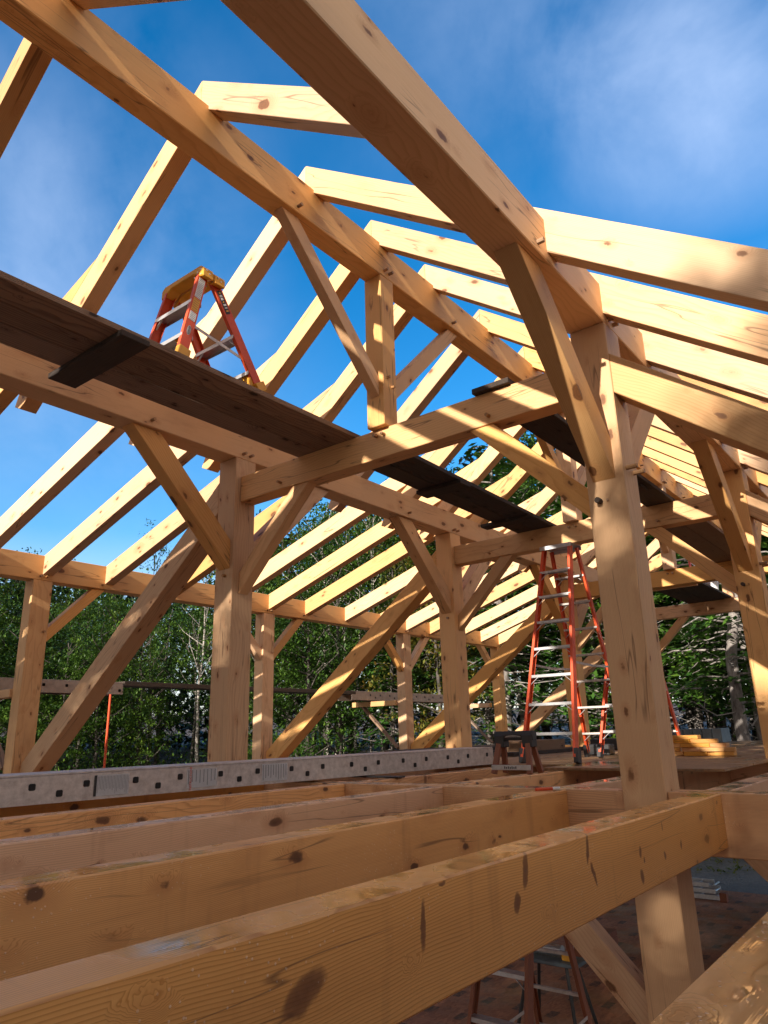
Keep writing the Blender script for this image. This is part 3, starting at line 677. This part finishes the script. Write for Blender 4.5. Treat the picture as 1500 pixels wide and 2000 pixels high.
# background staging outside the left wall
XS = -8.0; ZS = 1.12
stage_plank('aluminium stage plank outside the left wall, behind the nearest wall post', (XS, -2.2, ZS), (XS, 1.74, ZS), .36, .155, group='stage planks outside the left wall', mat='alu_bg')
stage_plank('aluminium stage plank outside the left wall, behind the third wall post', (XS, 6.72, ZS + .02), (XS, 11.2, ZS + .02), .36, .16, group='stage planks outside the left wall', mat='alu_bg')
t = box('scaffold_plank', (XS - .3, 1.76, ZS - .035), (XS, 6.85, ZS + .03), M['olddark'], None, 1); tag(t, 'long black plank linking the two aluminium stage planks outside the wall', 'plank')
for i, yb_ in enumerate((-.02, 7.42, 11.0)):
    t = thing('wall_bracket', ['wooden outrigger bracket at the nearest wall post holding the stage plank', 'wooden outrigger bracket at the third wall post holding the stage plank', 'wooden outrigger bracket at the last wall post holding the stage plank'][i], 'bracket', (XPL - .2, yb_, ZS - .3), 'outrigger brackets on the left wall posts')
    box('arm', (XS - .5, yb_ - .03, ZS - .26), (XPL - .198, yb_ + .03, ZS - .165), M['pine'], t, 0)
    box('arm', (XS - .5, yb_ - .11, ZS - .26), (XPL - .198, yb_ - .07, ZS - .165), M['pine'], t, 0)
    bar('strut', (XS - .25, yb_ - .05, ZS - .27), (XPL - .21, yb_ - .05, ZS - 1.05), .04, .09, M['old'], t, (0, 1, 0))
t = cyl('pole', (-8.5, 1.84, gz(-8.5, 1.84)), (-8.5, 1.86, 1.05), .017, M['orange']); tag(t, 'thin orange red pole standing under the end of the aluminium plank', 'pole')
# dark plank stack behind the aluminium plank, brown timber
st = thing('plank_stack', 'stack of dark wet planks lying flat behind the long aluminium plank', 'plank stack', (-4.6, 5.2, 0))
for i, (xa, xb_, ya, yb_, z, mt) in enumerate(((-4.6, -3.95, 1.9, 6.0, .024, 'olddark'), (-4.55, -4.2, 2.6, 6.4, .072, 'olddark'), (-5.2, -4.65, 3.9, 7.2, .024, 'old'), (-5.1, -4.7, 4.0, 6.9, .072, 'olddark'), (-3.6, -3.25, 4.3, 6.9, .024, 'olddark'))):
    box('plank', (xa, ya, z), (xb_, yb_, z + .045), M[mt], st, 1)
t = box('timber_offcut', (-3.62, 4.62, .026), (-3.28, 5.9, .20), M['old'], None, 1); tag(t, 'short brown timber lying on the deck behind the sawhorse', 'timber offcut')
t = thing('marker_pen', 'small orange and white marker lying on a joist end below the sawhorse', 'marker', (-.63, -.13, 0))
cyl('barrel', (-.70, -.16, .009), (-.63, -.08, .009), .009, M['orange'], t); cyl('cap', (-.63, -.08, .009), (-.60, -.045, .009), .0095, M['white'], t)
# ------------------------------------------------------------------ sawhorse
def sawhorse(loc, label, W_=.36, H=.335, dpt=.20):
    t = thing('sawhorse', label, 'sawhorse', loc); x, y, z = loc
    prof = [(-.035, -.075), (-.045, -.03), (-.03, 0), (.03, 0), (.045, -.03), (.035, -.075)]
    m = Matrix.Translation((x, y, z + H)); top = solid('top_bar', M['black'], t, m, prof, -W_ / 2, W_ / 2, .004)
    for s in (-1, 1):
        box('leg_socket', (x + s * (W_ / 2 - .05) - .045, y - .05, z + H - .13), (x + s * (W_ / 2 - .05) + .045, y + .05, z + H - .03), M['black'], t, 2, .006)
        for q in (-1, 1):
            bar('leg', (x + s * (W_ / 2 - .045), y + q * .035, z + H - .10), (x + s * (W_ / 2 - .015), y + q * dpt / 2, z + .0), .045, .03, M['brown_rail'], t, (0, 1, 0))
    o = box('spreader_bar', (x - W_ / 2 + .0, y - dpt / 2 - .012, z + .03), (x + W_ / 2 - .0, y - dpt / 2 - .006, z + .07), M['alu'], t, 0, .001)
    for q in range(7): box('print', (x - .06 + q * .017, y - dpt / 2 - .0135, z + .04), (x - .06 + q * .017 + .011, y - dpt / 2 - .0118, z + .059 - .004 * (q % 2)), M['ink'], o, 0, 0)
    bm = bmesh.new(); f = bm.faces.new([bm.verts.new((.075 * math.cos(i * math.pi / 12), .017 * math.sin(i * math.pi / 12), 0)) for i in range(24)]); bmesh.ops.solidify(bm, geom=[f], thickness=-.001)
    o = link('oval_badge', mesh_from(bm, 'oval'), M['white'], top, basis((1, 0, 0), (0, -.3, 1), (x, y - .0405, z + H - .05)))
    text('badge_text', 'WERNER', .024, basis((1, 0, 0), (0, -.3, 1), (x, y - .0435, z + H - .051)), M['ink'], o)
sawhorse((-1.66, 1.42, 0), 'small folding sawhorse with black top and brown legs at the edge of the deck')
# ------------------------------------------------------------------ offcut pile and small things on the deck
def blockpile(x, y, rows, label0):
    n = 0
    for j, row in enumerate(rows):
        for (dx, dy, l, w, a) in row:
            z = .024 + j * .043
            c = V((x + dx, y + dy, z + .021))
            m = Matrix.Translation(c) @ Matrix.Rotation(a, 4, 'Z')
            o = solid('wood_offcut', M['offcut'], None, m, [(-w / 2, -.0205), (w / 2, -.0205), (w / 2, .0205), (-w / 2, .0205)], -l / 2, l / 2, .002)
            tag(o, label0, 'wood offcut', 'offcuts piled on the deck right of the big post'); n += 1
blockpile(-1.02, 4.38, [[(-.30, .0, .26, .10, .1), (-.02, -.05, .24, .10, .05), (.22, -.02, .30, .10, -.05), (-.12, .16, .3, .1, .2)],
                        [(-.32, .02, .22, .10, .2), (-.05, .03, .26, .10, -.1), (.20, -.04, .36, .10, .12)],
                        [(-.30, .03, .22, .10, .0), (-.04, .02, .3, .10, .15), (.16, .06, .26, .10, -.1)],
                        [(-.22, .03, .30, .10, -.15), (.05, .05, .28, .10, .1)], [(-.14, .05, .30, .10, -.1)]], 'short fresh orange pine offcut in the pile beside the big post')
for i, (x, y, h, lb) in enumerate(((-1.98, 5.0, .16, 'upright orange pine block on the deck behind the tall ladder'), (-1.86, 4.9, .13, 'second small upright pine block left of the big post'), (-2.05, 4.85, .045, 'flat pale pine offcut lying before the upright blocks'))):
    t = box('wood_block', (x, y, .024), (x + (.06 if i < 2 else .28), y + .09, .024 + h), M['offcut'], None, 2); tag(t, lb, 'wood block')
t = box('toolbox', (-2.42, 4.6, .024), (-2.12, 4.78, .15), M['black'], None, 0, .01); tag(t, 'low black tool case on the deck behind the tall orange ladder', 'tool case')
t = box('tool_crate', (-3.2, 6.6, .024), (-2.3, 7.2, .18), M['black'], None, 0, .01); tag(t, 'long black crate on the far deck behind the ladder feet', 'crate')
t = thing('steel_sheet', 'blue grey corrugated sheet stack at the far end of the deck', 'metal sheets', (-1.8, 10.4, .024))
for i in range(8): box('sheet_fold', (-3.6 + i * .17, 10.3, .03), (-3.6 + i * .17 + .16, 10.9, .27 + .004 * (i % 2)), M['grey'], t, 0, .002)
# ------------------------------------------------------------------ things on the lower floor
def lower():
    # stacked aluminium ladders
    t = thing('extension_ladder', 'stack of aluminium extension ladders lying on the far lower floor', 'ladder', (-3.6, 11.2, GL))
    for j in range(3):
        z = GL + .02 + j * .10
        for dx in (0, .38):
            box('rail', (-4.4, 10.75 + dx * .9, z), (-2.78 - .1 * j, 10.78 + dx * .9, z + .075), M['alu'], t, 0, .002)
        for i in range(6): cyl('rung', (-4.3 + i * .28, 10.78, z + .04), (-4.3 + i * .28, 11.1, z + .04), .016, M['alu'], t, seg=8)
    box('end_cap', (-2.82, 10.72, GL + .0), (-2.70, 10.84, GL + .15), M['brown_rail'], t, 2, .006)
    t = thing('tool_case', 'brown and black tool case on the lower floor below the joists', 'tool case', (-3.35, 6.5, GL))
    box('body', (-3.75, 6.3, GL), (-3.1, 6.62, GL + .27), M['brown_rail'], t, 0, .01); box('lid', (-3.75, 6.3, GL + .272), (-3.1, 6.62, GL + .35), M['brown_rail'], t, 0, .01)
    box('handle', (-3.55, 6.27, GL + .24), (-3.3, 6.298, GL + .29), M['black'], t, 0, .004)
    for i in range(4): box('latch', (-3.70 + i * .17, 6.285, GL + .08), (-3.62 + i * .17, 6.299, GL + .2), M['alu'], t, 0, .002)
    t = thing('work_stand', 'black folding work stand with a silver saw and yellow clamp, lower floor', 'work stand', (-2.75, 3.9, GL))
    for sx in (-1, 1):
        for sy in (-1, 1): bar('leg', (-2.75 + sx * .22, 3.9 + sy * .12, GL + .62), (-2.75 + sx * .34, 3.9 + sy * .25, GL), .03, .03, M['black'], t)
    box('top', (-3.1, 3.74, GL + .62), (-2.4, 4.06, GL + .66), M['grey'], t, 0, .006)
    cyl('saw_body', (-2.95, 3.9, GL + .73), (-2.62, 3.9, GL + .73), .06, M['alu'], t); box('clamp', (-2.60, 3.82, GL + .661), (-2.48, 3.92, GL + .74), M['yellow'], t, 0, .01)
lower()
t = thing('bucket', 'small white bucket on the farthest planks beside the red ladder', 'bucket', (-2.05, 10.5, ZP + .044))
cyl('pail', (-2.05, 10.5, ZP + .045), (-2.05, 10.5, ZP + .27), .10, M['white'], t, .13, 16); cyl('rim', (-2.05, 10.5, ZP + .27), (-2.05, 10.5, ZP + .285), .136, M['white'], t, .136, 16)

# ------------------------------------------------------------------ vegetation
def tube(bm, pts, rads, seg=6):
    prev = None
    for i, (p, r) in enumerate(zip(pts, rads)):
        d = (pts[min(i + 1, len(pts) - 1)] - pts[max(i - 1, 0)]).normalized()
        u = d.orthogonal().normalized() if prev is None else (pu - d * pu.dot(d)).normalized(); pu = u; v = d.cross(u)
        ring = [bm.verts.new(p + (u * math.cos(t) + v * math.sin(t)) * r) for t in [2 * math.pi * k / seg for k in range(seg)]]
        if prev:
            for k in range(seg): bm.faces.new((prev[k], prev[(k + 1) % seg], ring[(k + 1) % seg], ring[k]))
        prev = ring
def leafquad(vs, fs, c, s, rnd, flat=0.0):
    a = V((rnd.gauss(0, 1), rnd.gauss(0, 1), rnd.gauss(0, 1) * (1 - flat))).normalized(); b = a.orthogonal().normalized()
    if flat: b = V((-a.y, a.x, rnd.uniform(-.3, .3))).normalized()
    else: b = Matrix.Rotation(rnd.uniform(0, 6.28), 3, a) @ b
    i = len(vs); w = s * rnd.uniform(.35, .6); s = s * rnd.uniform(.7, 1.3)
    vs += [c - a * s * .5, c + b * w * .5, c + a * s * .5, c - b * w * .5]; fs.append((i, i + 1, i + 2, i + 3))
def py_mesh(name, vs, fs):
    me = bpy.data.meshes.new(name); me.from_pydata([tuple(v) for v in vs], [], fs); me.update(); return me
def make_variant(kind, seed, H):
    r = random.Random(seed); bm = bmesh.new(); vs, fs = [], []; dead = bmesh.new()
    lean = V((r.uniform(-.05, .05), r.uniform(-.05, .05), 1))
    n = 9; tp = [V((0, 0, -.3)) + lean * (H * .96 * i / (n - 1)) + V((r.gauss(0, .05), r.gauss(0, .05), 0)) * (H / 10) for i in range(n)]
    r0 = {'decid': .013, 'birch': .009, 'conifer': .014, 'dark': .016}[kind] * H
    tube(bm, tp, [r0 * (1 - .82 * i / (n - 1)) for i in range(n)], 8)
    at = lambda f: tp[min(int(f * (n - 1)), n - 2)].lerp(tp[min(int(f * (n - 1)), n - 2) + 1], f * (n - 1) - min(int(f * (n - 1)), n - 2))
    if kind in ('decid', 'birch', 'dark'):
        lo = .22 if kind != 'birch' else .5
        nb = 26 if kind != 'birch' else 14
        for i in range(nb):
            f = r.uniform(lo, .97); p = at(f); az = r.uniform(0, 6.28); el = r.uniform(.2, .9); L = H * r.uniform(.14, .27) * (1.15 - abs(f - .6))
            d = V((math.cos(az) * math.cos(el), math.sin(az) * math.cos(el), math.sin(el)))
            pts = [p, p + d * L * .4 + V((0, 0, .02 * L)), p + d * L * .75 + V((r.gauss(0, .08), r.gauss(0, .08), .06)) * L, p + d * L + V((r.gauss(0, .1), r.gauss(0, .1), .12)) * L]
            tube(bm, pts, [r0 * .34 * (1 - f * .5), r0 * .24, r0 * .14, r0 * .05], 5)
            for k in range(10 if kind != 'birch' else 6):
                q = pts[1].lerp(pts[3], r.random()) + V((r.gauss(0, 1), r.gauss(0, 1), r.gauss(0, .7))) * L * .28
                R_ = r.uniform(.22, .5) * H / 10
                for _ in range(30 if kind != 'birch' else 22):
                    leafquad(vs, fs, q + V((r.gauss(0, 1), r.gauss(0, 1), r.gauss(0, .55))) * R_ * .62, .18 * H / 10 if kind != 'dark' else .3, r, .35)
        if kind == 'birch':
            for i in range(8):
                f = r.uniform(.2, .5); p = at(f); az = r.uniform(0, 6.28); L = r.uniform(.6, 1.6); d = V((math.cos(az), math.sin(az), r.uniform(.1, .6)))
                tube(dead, [p, p + d * L * .5, p + d * L + V((0, 0, .2))], [.02, .014, .004], 4)
    else:
        # conifer: drooping boughs in whorls, dead pale branches below
        nb = 64
        for i in range(nb):
            f = .30 + .68 * (i / nb) + r.uniform(-.01, .01); p = at(min(f, .99)); az = i * 2.4 + r.uniform(-.4, .4)
            L = H * (.235 * (1.04 - f) ** .75 + .02) * r.uniform(.7, 1.15); d = V((math.cos(az), math.sin(az), 0)); side = V((-d.y, d.x, 0))
            pts = [p, p + d * L * .5 + V((0, 0, .02 * L)), p + d * L + V((0, 0, -.18 * L))]
            tube(bm, pts, [r0 * .2, r0 * .12, r0 * .03], 4)
            m_ = int(26 + 55 * (L / (H * .22)))
            for _ in range(m_):
                t_ = r.random() ** .7; c = pts[0].lerp(pts[1], t_ * 2) if t_ < .5 else pts[1].lerp(pts[2], t_ * 2 - 1)
                c = c + side * r.gauss(0, .16) * L * (1.15 - t_) * 1.6 + V((0, 0, r.gauss(-.03, .05)))
                a = (d * r.uniform(.3, 1) + side * r.uniform(-.9, .9) + V((0, 0, r.uniform(-.45, .1)))).normalized(); b = a.cross(V((0, 0, 1))).normalized(); b = (b + V((0, 0, r.uniform(-.4, .4)))).normalized()
                s = r.uniform(.14, .30) * H / 11; w = s * .45; k = len(vs)
                vs += [c - a * s * .5, c + b * w * .5, c + a * s * .5, c - b * w * .5]; fs.append((k, k + 1, k + 2, k + 3))
        for i in range(20):
            f = r.uniform(.06, .5); p = at(f); az = r.uniform(0, 6.28); L = r.uniform(.6, 2.0); d = V((math.cos(az), math.sin(az), r.uniform(-.15, .15)))
            e = p + d * L + V((0, 0, -.12 * L + r.uniform(0, .3))); mid = p + d * L * .5 + V((0, 0, -.1 * L))
            tube(dead, [p, mid, e], [.02, .012, .004], 4)
            for k in range(4):
                q = mid.lerp(e, r.random()); dd = V((r.gauss(0, 1), r.gauss(0, 1), r.gauss(0, .5))).normalized()
                tube(dead, [q, q + dd * L * .15, q + dd * L * .28 + V((0, 0, .04))], [.008, .005, .002], 3)
    trunk = mesh_from(bm, kind + '_trunk', True)
    crown = py_mesh(kind + '_crown', vs, fs)
    dm = mesh_from(dead, kind + '_dead', True) if kind == 'conifer' else None
    if not dm: dead.free() if False else None
    return trunk, crown, dm, H
VAR = {'decid': [make_variant('decid', 11 + i, 10.0) for i in range(4)], 'birch': [make_variant('birch', 31 + i, 10.0) for i in range(2)],
       'conifer': [make_variant('conifer', 51 + i, 11.0) for i in range(4)], 'dark': [make_variant('dark', 71, 10.0)]}
def tree(kind, x, y, H, label, leaf, bark, group, rnd, name=None, lean=(0, 0), slim=1.0):
    var = rnd.choice(VAR[kind]); s = H / var[3]
    o = bpy.data.objects.new(name or {'decid': 'broadleaf_tree', 'birch': 'birch_tree', 'conifer': 'hemlock_tree', 'dark': 'broadleaf_tree'}[kind], None); COL.objects.link(o)
    o.location = (x, y, gz(x, y)); o.rotation_euler = (lean[0], lean[1], rnd.uniform(0, 6.28)); o.scale = (s * slim, s * slim, s)
    tag(o, label, 'tree', group)
    for nm, me, mt in (('trunk', var[0], bark), ('crown', var[1], leaf), ('dead_branches', var[2], 'deadwood')):
        if me is None: continue
        c = bpy.data.objects.new(nm, me); COL.objects.link(c); c.parent = o
        if not me.materials: me.materials.append(None)
        c.material_slots[0].link = 'OBJECT'; c.material_slots[0].material = M[mt]
    return o
CX, CY = 1.396, -4.244
FWD = V((-0.5849893980237736, 0.7561342687731132, 0.29334002759039274)); RGT = V((0.7857707146763239, 0.6179744386900573, -0.025922520764150834)); UPV = V((0.20087754517825593, -0.21533360330579607, 0.9556566596484848))
rt = random.Random(5)
def at_az(px, r):
    d = FWD + RGT * ((px - 750) / 1407.084) - UPV * ((1350 - 1000) / 1407.084); d.z = 0; d.normalize()
    return CX + r * d.x, CY + r * d.y
def az_place(kind, px, r, H, label, leaf, bark, group=None, **k):
    x, y = at_az(px, r); return tree(kind, x, y, H, label, leaf, bark, group, rt, **k)
# identifiable trees of the front row
az_place('birch', 388, 27, 8.6, 'pale barked tree with a forked top standing left of the near inner post', 'leaf_g', 'birch')
az_place('birch', 640, 29, 11.0, 'slender white trunk seen between the second and third wall posts', 'leaf_g', 'birch', slim=.7)
az_place('birch', 655, 31, 11.5, 'thin twin white trunk just right of the slender white one', 'leaf_g', 'birch', slim=.6)
az_place('birch', 808, 30, 12.5, 'thin white trunk right behind the third wall post', 'leaf_g', 'birch', slim=.6)
for px_i, r_i in ((626, 31), (668, 30), (694, 33), (722, 31), (745, 29), (770, 32)):
    az_place('birch', px_i, r_i, 11.5, 'slim pale trunk in the dark wood behind the second wall strut', 'leaf_g', 'birch', 'slim pale trunks between the second and third wall posts', slim=.55)
az_place('birch', 300, 29, 9.0, 'thin grey trunk between the left strut and the forked pale tree', 'leaf_g', 'bark', slim=.7)
az_place('conifer', 1428, 21, 14.5, 'thick grey hemlock trunk with bare white branches at the far right', 'leaf_c', 'bark_l')
az_place('conifer', 1478, 23, 14, 'rough brown hemlock trunk nearest the right edge of the picture', 'leaf_c', 'bark_l')
az_place('conifer', 1378, 27, 12, 'sunlit hemlock behind the offcut pile', 'leaf_c', 'bark')
az_place('conifer', 985, 25, 14, 'grey conifer trunk between the third inner post and the tall ladder', 'leaf_c', 'bark_l')
az_place('conifer', 1170, 27, 14.5, 'grey conifer behind the tall orange ladder', 'leaf_c', 'bark_l')
# the rest of the wood edge
def hgt(px):
    pts = [(-400, 9), (-100, 7.2), (100, 6.6), (180, 6.7), (230, 6.4), (290, 5.7), (340, 6.0), (430, 7.0), (560, 8.8), (700, 9.9), (850, 10.8), (950, 12.6), (1100, 12.8), (1250, 13), (1700, 13)]
    for (a, ha), (b, hb) in zip(pts, pts[1:]):
        if a <= px <= b: return ha + (hb - ha) * (px - a) / (b - a)
    return 11
GF = 'green broadleaf trees along the wood edge'; GY = 'turning trees along the wood edge'; GH = 'hemlocks along the wood edge'
rows = [(26, -150, 1650, 78), (30, -350, 1750, 66), (35, -450, 1850, 66), (41, -600, 1950, 80)]
for ri, (r, a, b, step) in enumerate(rows):
    px = a + rt.uniform(0, 30)
    while px < b:
        rr = r + rt.uniform(-1.6, 1.6); H = hgt(px) * (rr + 0) / 28.0 * rt.uniform(.86, 1.04) * (1 if ri < 3 else .95)
        if px < 700: kind = rt.choices(['decid', 'decid', 'conifer', 'birch'], [4, 3, 1.8, .25])[0]
        else: kind = rt.choices(['conifer', 'decid', 'birch'], [5, 1.8, .2])[0]
        yel = kind == 'decid' and rt.random() < (.22 if 500 < px < 900 else .05)
        if ri == 0 and 330 < px < 450: px += step; continue
        if kind == 'conifer': az_place('conifer', px, rr, H * 1.05, 'dark green hemlock with bare lower branches in the wood behind the frame', 'leaf_c', 'bark', GH)
        elif yel: az_place('decid', px, rr, H, 'yellow and orange tinged tree in the wood behind the frame', 'leaf_y', 'bark', GY)
        else: az_place(kind, px, rr, H, 'green leafy tree in the wood behind the frame', 'leaf_g', 'birch' if kind == 'birch' else 'bark', GF)
        px += step * rt.uniform(.7, 1.3)
# undergrowth of the wood edge and the deep wood behind
def leaf_mass(name, label, n, fn, size, mat, seed):
    r = random.Random(seed); vs, fs = [], []
    for _ in range(n):
        leafquad(vs, fs, fn(r), size, r, .2)
    o = link(name, py_mesh(name, vs, fs), M[mat], None, Matrix.Identity(4)); tag(o, label, kind='stuff'); return o
def under(r):
    c = r.randint(0, 260); q = random.Random(c * 7 + 3); px = q.uniform(-350, 1750); rr = q.uniform(23.5, 30); hh = q.uniform(.5, 2.2); x, y = at_az(px, rr)
    x += r.gauss(0, .55); y += r.gauss(0, .55); return V((x, y, gz(x, y) + abs(r.gauss(0, .5)) * hh))
leaf_mass('undergrowth', 'low green saplings and brush at the foot of the wood', 52000, under, .13, 'leaf_g', 3)
def litter(r):
    px = r.uniform(-350, 1750); rr = r.uniform(19, 30); x, y = at_az(px, rr); return V((x, y, gz(x, y) + r.uniform(.0, .06)))
leaf_mass('leaf_litter', 'fallen orange leaves on the bank', 9000, litter, .12, 'leaf_y', 4)
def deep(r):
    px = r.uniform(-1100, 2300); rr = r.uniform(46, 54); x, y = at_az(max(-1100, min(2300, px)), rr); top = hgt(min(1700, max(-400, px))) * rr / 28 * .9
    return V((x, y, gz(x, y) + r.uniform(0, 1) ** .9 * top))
leaf_mass('deep_wood', 'wood behind the front trees, leaves coloured near black for forest shade', 42000, deep, .8, 'leaf_shade', 5)
# trees behind the camera that shade the lower frame
GS = 'trees behind the camera'
for (x, y, H) in ((-5.4, -19, 9.6), (-3.6, -20, 10.0), (-1.8, -19.4, 10.0), (-.2, -20, 9.9), (1.8, -19.5, 9.9), (7.2, -30, 19), (9.0, -32, 19), (7.4, -34, 20.5), (11.5, -30, 20), (9.8, -27, 18), (-8.5, -20, 9.2), (-12, -20, 9.2), (14, -18, 18), (19, -17, 17), (-16, -20, 9.4), (-20, -19, 10), (-24, -18, 11), (-28, -15, 12), (-32, -12, 13), (24, -14, 16), (27, -8, 15)):
    tree('dark', x, y, H + .2, 'leafy tree standing behind the camera and shading the lower frame', 'leaf_g', 'bark', GS, rt)

# ------------------------------------------------------------------ world, sun, camera
SX, SZ = -.066, .385
tosun = V((-SX, -1.0, SZ)).normalized()
el = math.asin(tosun.z)
w = bpy.data.worlds.new('World'); sc.world = w; w.use_nodes = True
nt = w.node_tree; nt.nodes.clear(); g = N(nt)
out = g.n('ShaderNodeOutputWorld'); bg = g.n('ShaderNodeBackground'); g.l(bg.outputs[0], out.inputs[0])
sky = g.n('ShaderNodeTexSky', sky_type='NISHITA'); sky.sun_disc = False; sky.sun_elevation = el
sky.sun_rotation = math.atan2(tosun.x, tosun.y); sky.air_density = 1.0; sky.dust_density = .35; sky.ozone_density = 2.0
hs = g.n('ShaderNodeHueSaturation'); hs.inputs['Saturation'].default_value = 1.45; hs.inputs['Value'].default_value = 1.3; g.l(sky.outputs[0], hs.inputs['Color'])
co = g.coord('Generated'); 
dirn = g.vmath('NORMALIZE', co)
n1 = g.noise(dirn, 2.6, 6.0, .58, .5); n2 = g.noise(dirn, 8.0, 5.0, .6, .3)
tot = None
for d, r0_, amt in (((-.068, .697, .714), .22, 1.1), ((-.20, .50, .84), .25, .5), ((-.764, .299, .572), .34, .75), ((-.253, .645, .721), .26, .20), ((-.206, .738, .642), .24, .14), ((-.85, .45, .35), .4, .45), ((.5, .5, .7), .5, .7), ((-.467, .477, .744), .2, .16), ((.2, .9, .3), .4, .5)):
    dd = g.n('ShaderNodeVectorMath', operation='DISTANCE'); g.l(dirn, dd.inputs[0]); dd.inputs[1].default_value = d
    b_ = g.math('SUBTRACT', 1.0, g.math('DIVIDE', dd.outputs['Value'], r0_), clamp=True)
    b_ = g.math('MULTIPLY', g.math('MULTIPLY', b_, g.math('SUBTRACT', 2.0, b_)), amt)
    tot = b_ if tot is None else g.math('ADD', tot, b_)
nn_ = g.math('MULTIPLY_ADD', n2, .35, g.math('MULTIPLY', n1, .9))
cm = g.math('MULTIPLY', g.math('MULTIPLY', tot, .48), g.ramp(nn_, [(.40, .04), (.62, .45), (.85, .9)]), clamp=True)
cc = g.mix(cm, hs.outputs[0], (4.2, 5.2, 7.2))
# bank: unseen warm cloud glow added to warm the fill light; plus pale horizon haze
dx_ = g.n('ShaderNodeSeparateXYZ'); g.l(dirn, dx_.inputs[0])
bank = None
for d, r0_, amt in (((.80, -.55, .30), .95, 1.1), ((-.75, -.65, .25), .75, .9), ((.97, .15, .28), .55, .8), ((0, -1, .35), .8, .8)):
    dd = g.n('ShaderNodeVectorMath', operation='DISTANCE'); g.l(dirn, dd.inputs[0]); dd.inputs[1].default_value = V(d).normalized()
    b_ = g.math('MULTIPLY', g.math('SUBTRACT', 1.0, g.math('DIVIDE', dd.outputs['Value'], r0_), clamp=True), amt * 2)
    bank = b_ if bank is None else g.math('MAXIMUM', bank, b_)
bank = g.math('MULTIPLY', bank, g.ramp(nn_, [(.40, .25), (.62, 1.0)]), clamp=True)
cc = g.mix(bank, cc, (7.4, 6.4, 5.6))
hz = g.ramp(dx_.outputs[2], [(0.0, .85), (.10, .55), (.26, 0.0)])
cc = g.mix(hz, cc, (5.6, 5.6, 5.8))
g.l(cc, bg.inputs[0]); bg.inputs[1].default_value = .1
sl = bpy.data.lights.new('sun', 'SUN'); sl.energy = 5.0; sl.angle = math.radians(.55); sl.color = (1.0, .92, .82)
so = bpy.data.objects.new('sun', sl); COL.objects.link(so); so.rotation_euler = (-tosun).to_track_quat('-Z', 'Y').to_euler(); so.location = (0, -10, 15)
cam = bpy.data.cameras.new('camera'); co_ = bpy.data.objects.new('camera', cam); COL.objects.link(co_); sc.camera = co_
fwd = V((-0.5849893980237736, 0.7561342687731132, 0.29334002759039274)); R_ = V((0.7857707146763239, 0.6179744386900573, -0.025922520764150834)); U_ = V((0.20087754517825593, -0.21533360330579607, 0.9556566596484848))
mc = Matrix((R_, U_, -fwd)).transposed().to_4x4(); mc.translation = (1.395933, -4.243519, .346381); co_.matrix_world = mc
cam.sensor_fit = 'HORIZONTAL'; cam.sensor_width = 36; cam.lens = 1407.084 / 1500 * 36; cam.clip_end = 2000; cam.clip_start = .02
sc.render.engine = 'CYCLES'
sc.view_settings.view_transform = 'Standard'; sc.view_settings.look = 'None'; sc.view_settings.gamma = 1.0; sc.view_settings.exposure = .92
sc.cycles.max_bounces = 8; sc.cycles.diffuse_bounces = 4; sc.cycles.transparent_max_bounces = 8
